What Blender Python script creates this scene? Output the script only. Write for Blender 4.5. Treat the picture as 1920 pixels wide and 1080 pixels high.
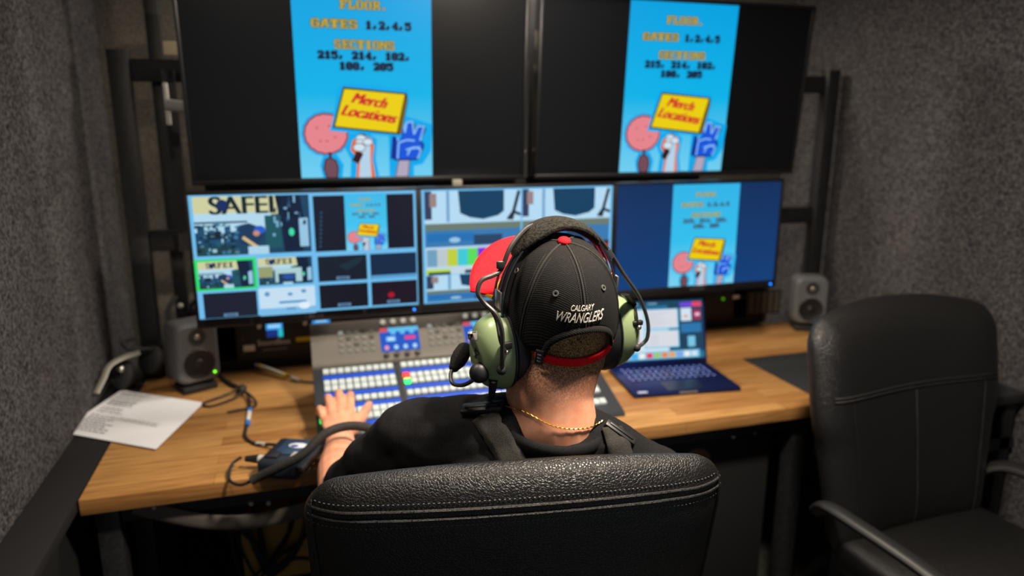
import bpy, bmesh, math, random
from math import sin, cos, pi, radians as R
from mathutils import Vector, Matrix
from mathutils.bvhtree import BVHTree
random.seed(7)
for o in list(bpy.data.objects): bpy.data.objects.remove(o)
S = bpy.context.scene
COL = S.collection

# ---------------------------------------------------------------- camera
CAM = Vector((.272, -2.031, 1.563)); YAW, PITCH, ROLL, FPX = .294, -.228, .003, 1333.4
FW = Vector((sin(YAW)*cos(PITCH), cos(YAW)*cos(PITCH), sin(PITCH)))
r0 = Vector((cos(YAW), -sin(YAW), 0)); u0 = r0.cross(FW)
RT = cos(ROLL)*r0 + sin(ROLL)*u0; UP = -sin(ROLL)*r0 + cos(ROLL)*u0
cd = bpy.data.cameras.new('camera'); cam = bpy.data.objects.new('camera', cd); COL.objects.link(cam)
cam.matrix_world = Matrix(((RT.x, UP.x, -FW.x, CAM.x), (RT.y, UP.y, -FW.y, CAM.y), (RT.z, UP.z, -FW.z, CAM.z), (0, 0, 0, 1)))
cd.sensor_width = 36; cd.lens = 36*FPX/1920; cd.clip_start = .02
cd.dof.use_dof = True; cd.dof.focus_distance = 1.05; cd.dof.aperture_fstop = 2.3
S.camera = cam

# ---------------------------------------------------------------- light and exposure
vs = S.view_settings
vs.view_transform = 'Standard'; vs.look = 'None'; vs.gamma = 1; vs.use_curve_mapping = False
vs.exposure = 0
W = bpy.data.worlds.new('room_ambience'); S.world = W; W.use_nodes = True
W.node_tree.nodes['Background'].inputs[0].default_value = (.82, .92, 1, 1)
W.node_tree.nodes['Background'].inputs[1].default_value = .20
def lamp(name, loc, power, size, col, target=None, spread=180):
    l = bpy.data.lights.new(name, 'AREA'); l.shape = 'DISK'; l.size = size; l.energy = power; l.color = col; l.spread = R(spread)
    o = bpy.data.objects.new(name, l); COL.objects.link(o); o.location = loc
    if target is not None:
        o.rotation_euler = (Vector(target)-Vector(loc)).to_track_quat('-Z', 'Y').to_euler()
    return o
lamp('downlight_or_fill', (.12, -.95, 2.2), 9, .16, (1, .86, .70))  # added fill lamp, brightens the left loudspeaker, desk end and wall
lamp('downlight_or_fill', (1.0, -1.22, 2.2), 52, .18, (1, .86, .70))
lamp('downlight_or_fill', (1.05, .58, 2.28), 30, .3, (1, .88, .74))  # added unseen lamp behind the screens, brightens the back wall
lamp('downlight_or_fill', (1.0, -.05, 2.28), 12, .3, (1, .86, .70), spread=160)

# ---------------------------------------------------------------- materials
def lin(c):
    f = lambda v: (v/255)/12.92 if v/255 <= .04045 else ((v/255+.055)/1.055)**2.4
    return (f(c[0]), f(c[1]), f(c[2]), 1)
MC = {}
def mat(name, c=(40, 40, 40), rough=.5, metal=0, spec=.5, emit=0, ecol=None, coat=0):
    if name in MC: return MC[name]
    m = bpy.data.materials.new(name); m.use_nodes = True; b = m.node_tree.nodes['Principled BSDF']
    b.inputs['Base Color'].default_value = lin(c); b.inputs['Roughness'].default_value = rough
    b.inputs['Metallic'].default_value = metal; b.inputs['Specular IOR Level'].default_value = spec
    b.inputs['Coat Weight'].default_value = coat
    if emit:
        b.inputs['Emission Color'].default_value = lin(ecol or c); b.inputs['Emission Strength'].default_value = emit
    MC[name] = m
    return m
def tree(m):
    nt = m.node_tree; return nt, nt.nodes, nt.links, nt.nodes['Principled BSDF']
def noisy(m, c1, c2, scale, lo=.35, hi=.65, bump=0, detail=4, stretch=(1, 1, 1), dist=.002, coord='Object'):
    nt, N, L, b = tree(m)
    tc = N.new('ShaderNodeTexCoord'); mp = N.new('ShaderNodeMapping'); mp.inputs['Scale'].default_value = stretch
    nz = N.new('ShaderNodeTexNoise'); nz.inputs['Scale'].default_value = scale; nz.inputs['Detail'].default_value = detail
    cr = N.new('ShaderNodeValToRGB'); cr.color_ramp.elements[0].position = lo; cr.color_ramp.elements[1].position = hi
    cr.color_ramp.elements[0].color = lin(c1); cr.color_ramp.elements[1].color = lin(c2)
    L.new(tc.outputs[coord], mp.inputs[0]); L.new(mp.outputs[0], nz.inputs['Vector']); L.new(nz.outputs[0], cr.inputs[0])
    L.new(cr.outputs[0], b.inputs['Base Color'])
    if bump:
        bp = N.new('ShaderNodeBump'); bp.inputs['Strength'].default_value = bump; bp.inputs['Distance'].default_value = dist
        L.new(nz.outputs[0], bp.inputs['Height']); L.new(bp.outputs[0], b.inputs['Normal'])
    return m
carpet = noisy(mat('carpet_wall', rough=.95, spec=.1), (33, 33, 36), (96, 94, 95), 130, .34, .70, .6, 5, dist=.004)
carpet_back = noisy(mat('carpet_wall_back', rough=.95, spec=.1), (84, 80, 74), (126, 121, 114), 160, .36, .68, .4, 5)
floor_m = noisy(mat('dark_floor', rough=.7), (30, 29, 28), (48, 46, 44), 60)
black = mat('black_plastic', (30, 30, 31), .45)
blackm = mat('black_matte', (26, 26, 27), .8, spec=.25)
steel = noisy(mat('black_steel', rough=.5, spec=.4), (24, 24, 26), (36, 36, 38), 90)
bezel = mat('bezel_black', (22, 22, 24), .35)
rubber = mat('rubber_black', (26, 26, 27), .65)
grey = noisy(mat('grey_speaker', rough=.55), (86, 88, 91), (100, 102, 105), 300, bump=.1)
grille = mat('speaker_grille', (20, 20, 21), .5)
chrome = mat('metal_bright', (190, 188, 182), .28, 1)
alum = mat('metal_grey', (150, 150, 148), .45, .7)
white = mat('white_label', (205, 203, 198), .7)
yellow = mat('yellow_label', (214, 190, 20), .6)
blue_tape = mat('blue_tape', (40, 120, 210), .5)
zinc = mat('dull_zinc', (190, 190, 180), .5, .2)
def led(c, s=6): return mat('led_%d_%d_%d' % c, c, .4, emit=s, ecol=c)
# butcher block timber
def make_wood():
    m = mat('butcher_block_wood', (170, 120, 70), .42, spec=.35); nt, N, L, b = tree(m)
    tc = N.new('ShaderNodeTexCoord'); sx = N.new('ShaderNodeSeparateXYZ'); L.new(tc.outputs['Object'], sx.inputs[0])
    ad = N.new('ShaderNodeMath'); ad.operation = 'ADD'; L.new(sx.outputs[1], ad.inputs[0]); L.new(sx.outputs[2], ad.inputs[1])
    cb = N.new('ShaderNodeCombineXYZ'); L.new(sx.outputs[0], cb.inputs[0]); L.new(ad.outputs[0], cb.inputs[1])
    br = N.new('ShaderNodeTexBrick'); br.inputs['Scale'].default_value = 1; br.inputs['Brick Width'].default_value = .52
    br.inputs['Row Height'].default_value = .052; br.inputs['Mortar Size'].default_value = .0006; br.offset = .37
    br.inputs['Color1'].default_value = lin((184, 142, 88)); br.inputs['Color2'].default_value = lin((156, 110, 62)); br.inputs['Mortar'].default_value = lin((120, 82, 44))
    L.new(cb.outputs[0], br.inputs['Vector'])
    mp = N.new('ShaderNodeMapping'); mp.inputs['Scale'].default_value = (2.2, 38, 38); L.new(cb.outputs[0], mp.inputs[0])
    nz = N.new('ShaderNodeTexNoise'); nz.inputs['Scale'].default_value = 3; nz.inputs['Detail'].default_value = 6; nz.inputs['Distortion'].default_value = .6
    L.new(mp.outputs[0], nz.inputs['Vector'])
    cr = N.new('ShaderNodeValToRGB'); cr.color_ramp.elements[0].position = .3; cr.color_ramp.elements[0].color = (.62, .56, .48, 1)
    cr.color_ramp.elements[1].position = .62; cr.color_ramp.elements[1].color = (1.05, 1.03, 1, 1); L.new(nz.outputs[0], cr.inputs[0])
    mx = N.new('ShaderNodeMix'); mx.data_type = 'RGBA'; mx.blend_type = 'MULTIPLY'; mx.inputs[0].default_value = 1
    L.new(br.outputs[0], mx.inputs[6]); L.new(cr.outputs[0], mx.inputs[7]); L.new(mx.outputs[2], b.inputs['Base Color'])
    return m
wood = make_wood()
def make_leather():
    m = mat('black_leather', (16, 16, 17), .42, spec=.5); nt, N, L, b = tree(m)
    tc = N.new('ShaderNodeTexCoord'); v = N.new('ShaderNodeTexVoronoi'); v.feature = 'DISTANCE_TO_EDGE'; v.inputs['Scale'].default_value = 230
    nz = N.new('ShaderNodeTexNoise'); nz.inputs['Scale'].default_value = 120; nz.inputs['Detail'].default_value = 3
    mxv = N.new('ShaderNodeMix'); mxv.data_type = 'RGBA'; mxv.blend_type = 'LINEAR_LIGHT'; mxv.inputs[0].default_value = .0014
    L.new(tc.outputs['Object'], mxv.inputs[6]); L.new(nz.outputs[1], mxv.inputs[7]); L.new(mxv.outputs[2], v.inputs['Vector'])
    cr = N.new('ShaderNodeValToRGB'); cr.color_ramp.elements[1].position = .22; L.new(v.outputs[0], cr.inputs[0])
    bp = N.new('ShaderNodeBump'); bp.inputs['Strength'].default_value = .45; bp.inputs['Distance'].default_value = .0015
    L.new(cr.outputs[0], bp.inputs['Height']); L.new(bp.outputs[0], b.inputs['Normal'])
    return m
leather = make_leather()
shirt_m = noisy(mat('black_cotton', rough=.9, spec=.15), (17, 17, 18), (29, 29, 31), 500, bump=.15)
denim = noisy(mat('dark_denim', rough=.9, spec=.15), (24, 26, 34), (36, 40, 50), 300)
def make_skin():
    m = mat('skin', (214, 150, 122), .48, spec=.35); nt, N, L, b = tree(m)
    b.inputs['Subsurface Weight'].default_value = .12; b.inputs['Subsurface Radius'].default_value = (.012, .004, .002); b.inputs['Subsurface Scale'].default_value = .5
    noisy(m, (208, 138, 108), (232, 170, 138), 28, .3, .7, .12, 6)
    # close cropped stubble that thins out down the nape (a real growth pattern, local to the back of the neck)
    old = b.inputs['Base Color'].links[0].from_socket
    tc = N.new('ShaderNodeTexCoord'); sp_ = N.new('ShaderNodeSeparateXYZ'); L.new(tc.outputs['Object'], sp_.inputs[0])
    mz = N.new('ShaderNodeMapRange'); mz.inputs[1].default_value = 1.115; mz.inputs[2].default_value = 1.185; L.new(sp_.outputs[2], mz.inputs[0])
    my = N.new('ShaderNodeMapRange'); my.inputs[1].default_value = .0; my.inputs[2].default_value = -.06; L.new(sp_.outputs[1], my.inputs[0])
    n3 = N.new('ShaderNodeTexNoise'); n3.inputs['Scale'].default_value = 380; n3.inputs['Detail'].default_value = 3; L.new(tc.outputs['Object'], n3.inputs['Vector'])
    m1 = N.new('ShaderNodeMath'); m1.operation = 'MULTIPLY'; L.new(mz.outputs[0], m1.inputs[0]); L.new(my.outputs[0], m1.inputs[1])
    m2 = N.new('ShaderNodeMath'); m2.operation = 'MULTIPLY'; L.new(m1.outputs[0], m2.inputs[0])
    m3 = N.new('ShaderNodeMapRange'); m3.inputs[1].default_value = .3; m3.inputs[2].default_value = .6; L.new(n3.outputs[0], m3.inputs[0]); L.new(m3.outputs[0], m2.inputs[1])
    mx = N.new('ShaderNodeMix'); mx.data_type = 'RGBA'; L.new(m2.outputs[0], mx.inputs[0]); L.new(old, mx.inputs[6]); mx.inputs[7].default_value = lin((104, 76, 54)); L.new(mx.outputs[2], b.inputs['Base Color'])
    return m
skin = make_skin()
hair_m = noisy(mat('short_brown_hair', rough=.7, spec=.2), (62, 46, 32), (190, 146, 100), 420, .34, .7, .6, 3)
def make_cord():
    m = mat('cap_corduroy', (22, 22, 23), .9, spec=.15); nt, N, L, b = tree(m)
    tc = N.new('ShaderNodeTexCoord'); w = N.new('ShaderNodeTexWave'); w.bands_direction = 'DIAGONAL'; w.inputs['Scale'].default_value = 150; w.inputs['Distortion'].default_value = 1.2
    nz = N.new('ShaderNodeTexNoise'); nz.inputs['Scale'].default_value = 320; nz.inputs['Detail'].default_value = 5
    L.new(tc.outputs['Object'], w.inputs['Vector']); L.new(tc.outputs['Object'], nz.inputs['Vector'])
    mu = N.new('ShaderNodeMath'); mu.operation = 'MULTIPLY'; L.new(w.outputs[1], mu.inputs[0]); L.new(nz.outputs[0], mu.inputs[1])
    cr = N.new('ShaderNodeValToRGB'); cr.color_ramp.elements[0].position = .1; cr.color_ramp.elements[0].color = lin((17, 17, 18)); cr.color_ramp.elements[1].position = .75; cr.color_ramp.elements[1].color = lin((44, 43, 42))
    L.new(mu.outputs[0], cr.inputs[0]); L.new(cr.outputs[0], b.inputs['Base Color'])
    bp = N.new('ShaderNodeBump'); bp.inputs['Strength'].default_value = .5; bp.inputs['Distance'].default_value = .001
    L.new(mu.outputs[0], bp.inputs['Height']); L.new(bp.outputs[0], b.inputs['Normal'])
    return m
cord = make_cord()
red_cloth = noisy(mat('red_cloth', rough=.85, spec=.2), (205, 14, 26), (232, 24, 38), 260, bump=.2)
sage = mat('sage_green_shell', (122, 140, 102), .32, spec=.5, coat=.2)
webbing = noisy(mat('webbing', rough=.85, spec=.2), (34, 34, 33), (60, 58, 55), 700, bump=.3)
fuzz = noisy(mat('fleece_pad', rough=.95, spec=.1), (20, 20, 19), (48, 46, 41), 260, bump=.8)
gold = mat('gold', (224, 176, 84), .3, 1)
def screen_mat(name, strength):
    m = mat(name, (12, 12, 14), .22, spec=.4); nt, N, L, b = tree(m)
    a = N.new('ShaderNodeVertexColor'); a.layer_name = 'picture'
    L.new(a.outputs[0], b.inputs['Emission Color']); b.inputs['Emission Strength'].default_value = strength
    return m
picture = screen_mat('lit_screen', 1.0)

# ---------------------------------------------------------------- mesh helpers
WM = {}
def ray(px, py): return FW + RT*((px-960)/FPX) - UP*((py-540)/FPX)
def at(px, py, ax, v):
    d = ray(px, py); i = 'xyz'.index(ax); t = (v-CAM[i])/d[i]; return CAM + d*t
def tag(o, label=None, cat=None, group=None, kind=None):
    if label: o['label'] = label
    if cat: o['category'] = cat
    if group: o['group'] = group
    if kind: o['kind'] = kind
    return o
def empty(name, label, cat, loc=(0, 0, 0), rot=(0, 0, 0), group=None):
    o = bpy.data.objects.new(name, None); COL.objects.link(o); o.empty_display_size = .05
    o.location = loc; o.rotation_euler = rot
    WM[o] = Matrix.Translation(Vector(loc)) @ o.rotation_euler.to_matrix().to_4x4()
    return tag(o, label, cat, group)
def catmull(pts, n=8, closed=False):
    P = [Vector(p) for p in pts]; out = []; k = len(P)
    for i in range(k if closed else k-1):
        a, b, c, d = (P[(i-1) % k] if closed or i > 0 else P[0]*2-P[1]), P[i], P[(i+1) % k], (P[(i+2) % k] if closed or i+2 < k else P[-1]*2-P[-2])
        for j in range(n):
            t = j/n
            out.append(.5*((2*b)+(c-a)*t+(2*a-5*b+4*c-d)*t*t+(3*b-a-3*c+d)*t**3))
    if not closed: out.append(P[-1])
    return out
class MB:
    def __init__(s): s.bm = bmesh.new(); s.col = None
    def box(s, c, d, rot=None, mat=0, bev=0, seg=2):
        g = bmesh.ops.create_cube(s.bm, size=1); vv = g['verts']
        M = Matrix.Translation(Vector(c)) @ (rot.to_4x4() if rot is not None else Matrix.Identity(4)) @ Matrix.Diagonal((d[0], d[1], d[2], 1))
        bmesh.ops.transform(s.bm, matrix=M, verts=vv)
        fs = {f for v in vv for f in v.link_faces}
        for f in fs: f.material_index = mat
        if bev:
            es = list({e for v in vv for e in v.link_edges})
            r = bmesh.ops.bevel(s.bm, geom=es, offset=bev, segments=seg, profile=.5, affect='EDGES')
            for f in r['faces']: f.material_index = mat
        return s
    def ring(s, pts): return [s.bm.verts.new(p) for p in pts]
    def skin(s, rings, closed=True, cap0=True, cap1=True, mat=0):
        fs = []
        for a, b in zip(rings[:-1], rings[1:]):
            n = len(a)
            for i in range(n if closed else n-1):
                j = (i+1) % n
                fs.append(s.bm.faces.new((a[i], a[j], b[j], b[i])))
        if cap0: fs.append(s.bm.faces.new(list(reversed(rings[0]))))
        if cap1: fs.append(s.bm.faces.new(rings[-1]))
        for f in fs: f.material_index = mat
        return s
    def tube(s, pts, r, n=8, mat=0, flat=None, up=None, ends=False):
        P = [Vector(p) for p in pts]; k = len(P)
        rr = r if isinstance(r, (list, tuple)) else [r]*k
        if ends:
            d0 = (P[0]-P[1]).normalized(); d1 = (P[-1]-P[-2]).normalized(); a, b = rr[0], rr[-1]
            pre = [(P[0]+d0*a*sin(q), max(a*cos(q), a*.05)) for q in (1.5, 1.1, .7, .35)]; post = [(P[-1]+d1*b*sin(q), max(b*cos(q), b*.05)) for q in (.35, .7, 1.1, 1.5)]
            P = [q[0] for q in pre]+P+[q[0] for q in post]; rr = [q[1] for q in pre]+list(rr)+[q[1] for q in post]; k = len(P)
        t0 = (P[1]-P[0]).normalized()
        nv = Vector(up) if up is not None else (Vector((0, 0, 1)) if abs(t0.z) < .9 else Vector((1, 0, 0)))
        nv = (nv - t0*nv.dot(t0)).normalized(); rings = []
        for i in range(k):
            t = ((P[min(i+1, k-1)]-P[max(i-1, 0)])).normalized()
            nv = (nv - t*nv.dot(t)).normalized(); bv = t.cross(nv)
            f = flat if flat else (1, 1)
            rings.append(s.ring([P[i] + nv*(rr[i]*f[0]*cos(2*pi*q/n)) + bv*(rr[i]*f[1]*sin(2*pi*q/n)) for q in range(n)]))
        return s.skin(rings, mat=mat)
    def cyl(s, p0, p1, r, r1=None, n=20, mat=0):
        p0 = Vector(p0); p1 = Vector(p1); return s.tube([p0, p1], [r, r if r1 is None else r1], n, mat)
    def lathe(s, prof, M=Matrix.Identity(4), n=28, mat=0, sx=1, sy=1, cap=True):
        rings = [s.ring([M @ Vector((r*cos(2*pi*i/n)*sx, r*sin(2*pi*i/n)*sy, z)) for i in range(n)]) for r, z in prof]
        return s.skin(rings, cap0=cap, cap1=cap, mat=mat)
    def ball(s, c, r, rot=None, seg=24, mat=0):
        g = bmesh.ops.create_uvsphere(s.bm, u_segments=seg, v_segments=seg//2, radius=1)
        rr = r if isinstance(r, (tuple, list)) else (r, r, r)
        M = Matrix.Translation(Vector(c)) @ (rot.to_4x4() if rot is not None else Matrix.Identity(4)) @ Matrix.Diagonal((*rr, 1))
        bmesh.ops.transform(s.bm, matrix=M, verts=g['verts'])
        for f in {f for v in g['verts'] for f in v.link_faces}: f.material_index = mat
        return s
    def prism(s, poly, M, z0, z1, mat=0):
        return s.skin([s.ring([M @ Vector((x, y, z)) for x, y in poly]) for z in (z0, z1)], mat=mat)
    def grid(s, rows, mat=0, closed=False):
        rings = [s.ring(r) for r in rows]; return s.skin(rings, closed=closed, cap0=False, cap1=False, mat=mat)
    def build(s, name, mats, parent=None, smooth=True, world=False, angle=40, kind=None):
        me = bpy.data.meshes.new(name)
        if world and parent is not None: bmesh.ops.transform(s.bm, matrix=WM[parent].inverted(), verts=s.bm.verts)
        bmesh.ops.recalc_face_normals(s.bm, faces=s.bm.faces)
        s.bm.to_mesh(me); s.bm.free()
        for m in (mats if isinstance(mats, list) else [mats]): me.materials.append(m)
        o = bpy.data.objects.new(name, me); COL.objects.link(o)
        if smooth:
            me.polygons.foreach_set('use_smooth', [True]*len(me.polygons))
            try: me.set_sharp_from_angle(angle=R(angle))
            except Exception: pass
        WM[o] = Matrix.Identity(4)
        if parent is not None: o.parent = parent; WM[o] = WM[parent].copy()
        if kind: o['kind'] = kind
        return o
def rx(a): return Matrix.Rotation(a, 3, 'X')
def ry(a): return Matrix.Rotation(a, 3, 'Y')
def rz(a): return Matrix.Rotation(a, 3, 'Z')

# ---------------------------------------------------------------- flat screen pictures
GL = {
'F': "####### .##..## .##.#.. .####.. .##.#.. .##.... ####...", 'L': "####... .##.... .##.... .##.... .##...# .##..## #######",
'O': ".#####. ##...## ##...## ##...## ##...## ##...## .#####.", 'R': "######. .##..## .##..## .#####. .##.##. .##..## ###..##",
'G': ".#####. ##...## ##..... ##.#### ##...## ##...## .#####.", 'A': "..####. ..####. .##.##. .##.##. .#####. ##...## ##...##",
'T': "####### #.###.# #.###.# ..###.. ..###.. ..###.. .#####.", 'E': "####### .##...# .##.#.. .####.. .##.#.. .##...# #######",
'S': ".#####. ##...## ##..... .#####. .....## ##...## .#####.", 'C': ".#####. ##...## ##..... ##..... ##..... ##...## .#####.",
'I': ".#####. ..###.. ..###.. ..###.. ..###.. ..###.. .#####.", 'N': "##...## ###..## ####.## ##.#### ##..### ##...## ##...##",
'1': "..###.. .####.. ..###.. ..###.. ..###.. ..###.. .#####.", '2': ".#####. ##...## .....## ...###. ..##... .##..## #######",
'4': "....##. ...###. ..#.##. .#..##. ####### ....##. ...####", '5': "####### ##..... ######. .....## .....## ##...## .#####.",
'0': ".#####. ##...## ##..### ##.#.## ###..## ##...## .#####.", '8': ".#####. ##...## ##...## .#####. ##...## ##...## .#####.",
',': "....... ....... ....... ....... ..##... ..##... .##....", '.': "....... ....... ....... ....... ....... ..##... ..##...", ' ': "....... "*7}
FT = {}
def font_tris(s):
    if s not in FT:
        cu = bpy.data.curves.new('t', 'FONT'); cu.body = s; ob = bpy.data.objects.new('t', cu); COL.objects.link(ob)
        me = ob.to_mesh(); me.calc_loop_triangles()
        FT[s] = ([(v.co.x, v.co.y) for v in me.vertices], [tuple(p.vertices) for p in me.loop_triangles])
        ob.to_mesh_clear(); bpy.data.objects.remove(ob); bpy.data.curves.remove(cu)
    return FT[s]
class Canvas(MB):
    """a picture in the local XZ plane of a screen, front towards -Y"""
    def __init__(s, x0, z0, w, h, y, M=None):
        super().__init__(); s.x0, s.z0, s.w, s.h, s.y, s.k = x0, z0, w, h, y, 0
        s.layer = s.bm.loops.layers.float_color.new('picture'); s.M = M or Matrix.Identity(4); s.sub_ = (0, 0, 1, 1)
    def P(s, u, v, ):
        a, b, c, d = s.sub_; u = a+u*(c-a); v = b+v*(d-b)
        return s.M @ Vector((s.x0+u*s.w, s.y-.00012*s.k, s.z0+v*s.h))
    def sub(s, a, b, c, d): s.sub_ = (a, b, c, d); return s
    def full(s): s.sub_ = (0, 0, 1, 1); return s
    def poly(s, pts, c, cols=None, step=True):
        if step: s.k += 1
        f = s.bm.faces.new([s.bm.verts.new(s.P(*p)) for p in pts]); L = lin(c)
        for i, l in enumerate(f.loops): l[s.layer] = lin(cols[i]) if cols else L
        return s
    def rect(s, u0, v0, u1, v1, c, step=True): return s.poly([(u0, v0), (u1, v0), (u1, v1), (u0, v1)], c, step=step)
    def grad(s, u0, v0, u1, v1, cb, ct): return s.poly([(u0, v0), (u1, v0), (u1, v1), (u0, v1)], cb, [cb, cb, ct, ct])
    def ell(s, u, v, a, b, c, n=20, wob=0, rot=0):
        pts = []
        for i in range(n):
            t = 2*pi*i/n; k = 1+wob*(i % 2); x, y = a*cos(t)*k, b*sin(t)*k
            pts.append((u+x*cos(rot)-y*sin(rot), v+x*sin(rot)+y*cos(rot)))
        return s.poly(pts, c)
    def line(s, p, q, wd, c):
        a, b, e, d = s.sub_; kx = s.w*(e-a); ky = s.h*(d-b)
        dx, dy = (q[0]-p[0])*kx, (q[1]-p[1])*ky; l = math.hypot(dx, dy) or 1; nx, ny = -dy/l*wd*kx/2, dx/l*wd*kx/2
        return s.poly([(p[0]+nx/kx, p[1]+ny/ky), (p[0]-nx/kx, p[1]-ny/ky), (q[0]-nx/kx, q[1]-ny/ky), (q[0]+nx/kx, q[1]+ny/ky)], c)
    def path(s, pts, wd, c):
        for p, q in zip(pts[:-1], pts[1:]): s.line(p, q, wd, c); s.k -= 1
        s.k += 1; return s
    def bits(s, txt, u0, v0, u1, v1, c, out=None):
        if out:
            d = (u1-u0)/len(txt)/9
            for a, b in ((d, 0), (-d, 0), (0, d), (0, -d)): s._bits(txt, u0+a, v0+b*.7, u1+a, v1+b*.7, out)
        return s._bits(txt, u0, v0, u1, v1, c)
    def _bits(s, txt, u0, v0, u1, v1, c):
        s.k += 1; n = len(txt)*8-1; du = (u1-u0)/n; dv = (v1-v0)/7
        for i, ch in enumerate(txt):
            for r, row in enumerate(GL[ch].split()):
                q = 0
                while q < len(row):
                    if row[q] == '#':
                        e = q
                        while e < len(row) and row[e] == '#': e += 1
                        s.rect(u0+(i*8+q)*du, v1-(r+1)*dv, u0+(i*8+e)*du, v1-r*dv, c, step=False); q = e
                    else: q += 1
        return s
    def font(s, txt, u0, v0, u1, v1, c, shear=0, rot=0, bold=0):
        V, F = font_tris(txt); xs = [v[0] for v in V]; ys = [v[1] for v in V]; x0, x1, y0, y1 = min(xs), max(xs), min(ys), max(ys)
        s.k += 1; L = lin(c); offs = [0] if not bold else [-bold, 0, bold]
        for off in offs:
            vs = []
            for x, y in V:
                a = (x-x0)/(x1-x0); b = (y-y0)/(y1-y0)
                vs.append(s.bm.verts.new(s.P(u0+a*(u1-u0)+shear*b+off, v0+b*(v1-v0)+rot*a)))
            for f in F:
                try: fc = s.bm.faces.new([vs[i] for i in f])
                except ValueError: continue
                for l in fc.loops: l[s.layer] = L
        return s
    def build(s, name, parent): return super().build(name, picture, parent, smooth=False)
def shell(c, pts, fill, edge, wd):
    c.poly(pts, fill); c.path(pts+[pts[0]], wd, edge)
def draw_poster(c, wash=0, detail=True):
    mixw = lambda q: tuple(int(a+(b-a)*wash) for a, b in zip(q, (140, 215, 245)))
    top, mid, bot = mixw((0, 160, 224)), mixw((0, 178, 232)), mixw((112, 206, 240))
    c.grad(0, .45, 1, 1, mid, top); c.grad(0, 0, 1, .45, bot, mid)
    Y = mixw((196, 166, 44)); O = mixw((64, 92, 84)); D = mixw((16, 30, 60))
    c.bits('FLOOR.', .335, .878, .68, .921, Y, O)
    c.bits('GATES', .13, .782, .455, .824, Y, O); c.bits('1,2,4,5', .515, .782, .845, .82, D, D)
    c.bits('SECTIONS', .285, .68, .72, .724, Y, O)
    c.bits('215, 214, 102,', .165, .628, .84, .665, D, D); c.bits('108, 205', .315, .574, .705, .611, D, D)
    # blurred pale halo round the drawing, part of the artwork
    K = (52, 22, 26)
    H = mixw((0, 168, 235))
    # cotton candy and dark hand
    pts = [(.195+.155*(1+.035*(i % 2))*cos(2*pi*i/34), .238+.105*(1+.035*(i % 2))*sin(2*pi*i/34)) for i in range(34)]
    c.poly([(.195+(x-.195)*1.13, .238+(y-.238)*1.13) for x, y in pts], H)
    c.poly([(.16, .0), (.14, .07), (.17, .125), (.27, .125), (.315, .07), (.3, 0)], H)
    shell(c, pts, (228, 132, 140), (120, 40, 48), .012)
    for x, y in ((.13, .27), (.22, .28), (.2, .2), (.26, .22), (.15, .2)): c.ell(x, y, .012, .007, (206, 100, 110), 8)
    c.line((.217, .14), (.22, .095), .02, K)
    shell(c, [(.185, .0), (.165, .05), (.18, .1), (.215, .112), (.26, .095), (.275, .055), (.265, 0)], (112, 74, 86), K, .01)
    # blue foam hand
    c.poly([(.66, .0), (.66, .32), (.8, .335), (1.0, .29), (.985, .14), (.92, .07), (.85, .06), (.85, 0)], H)
    shell(c, [(.705, 0), (.735, .1), (.82, .1), (.805, 0)], (176, 166, 188), (90, 70, 90), .008)
    c.poly([(.67, .1), (.69, .245), (.74, .29), (.74, .1)], (14, 50, 160))
    hand = [(.70, .095), (.715, .25), (.735, .305), (.775, .3), (.785, .245), (.8, .3), (.84, .305), (.86, .29), (.855, .24), (.88, .28), (.93, .285), (.945, .265), (.9, .2), (.93, .18), (.92, .15), (.88, .095)]
    shell(c, hand, (18, 84, 216), (10, 30, 90), .012)
    for p in ([(.725, .1), (.735, .19), (.8, .205), (.86, .2)], [(.785, .245), (.775, .3), (.735, .305)], [(.785, .245), (.80, .3), (.845, .305), (.855, .235)], [(.855, .235), (.885, .28), (.935, .28), (.9, .2)], [(.8, .12), (.825, .155), (.9, .165)], [(.79, .15), (.86, .165), (.91, .15)], [(.88, .1), (.91, .15)], [(.73, .2), (.72, .285)]):
        c.path(p, .014, (132, 186, 244))
    # arm holding the sign
    c.poly([(.36, 0), (.37, .1), (.33, .16), (.37, .24), (.5, .245), (.57, .21), (.555, .1), (.58, 0)], H)
    c.line((.47, .27), (.455, .2), .045, K)
    c.poly([(.405, 0), (.42, .11), (.37, .15), (.385, .2), (.44, .23), (.53, .215), (.545, .17), (.53, .1), (.55, 0)], (232, 112, 30))
    c.poly([(.425, 0), (.44, .12), (.48, .2), (.52, .2), (.515, .1), (.52, 0)], (180, 210, 232))
    for x, y, a in ((.45, .215, .035), (.44, .193, .03), (.435, .165, .042), (.5, .195, .035)): c.ell(x, y, a*1.12, a*.62, (120, 50, 30), 14); c.ell(x, y, a, a*.5, (204, 226, 240), 14)
    c.line((.44, .14), (.4, .085), .055, K)
    # sign board
    c.poly([(.30, .485), (.35, .505), (.82, .478), (.815, .4), (.75, .21), (.70, .225), (.22, .255), (.24, .29)], H)
    c.poly([(.245, .272), (.73, .235), (.757, .236), (.81, .42), (.803, .458), (.334, .486)], (48, 38, 22))
    c.poly([(.734, .24), (.752, .241), (.803, .42), (.795, .44)], (130, 104, 10))
    c.poly([(.262, .28), (.722, .246), (.788, .45), (.342, .475)], (234, 206, 6))
    for t, a, b, e, f in (('Merch', .39, .405, .63, .455), ('Locations', .31, .34, .70, .392)):
        c.font(t, a, b, e, f, (206, 40, 40), shear=.045, rot=-.03 if t == 'Merch' else -.045, bold=.007)

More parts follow.
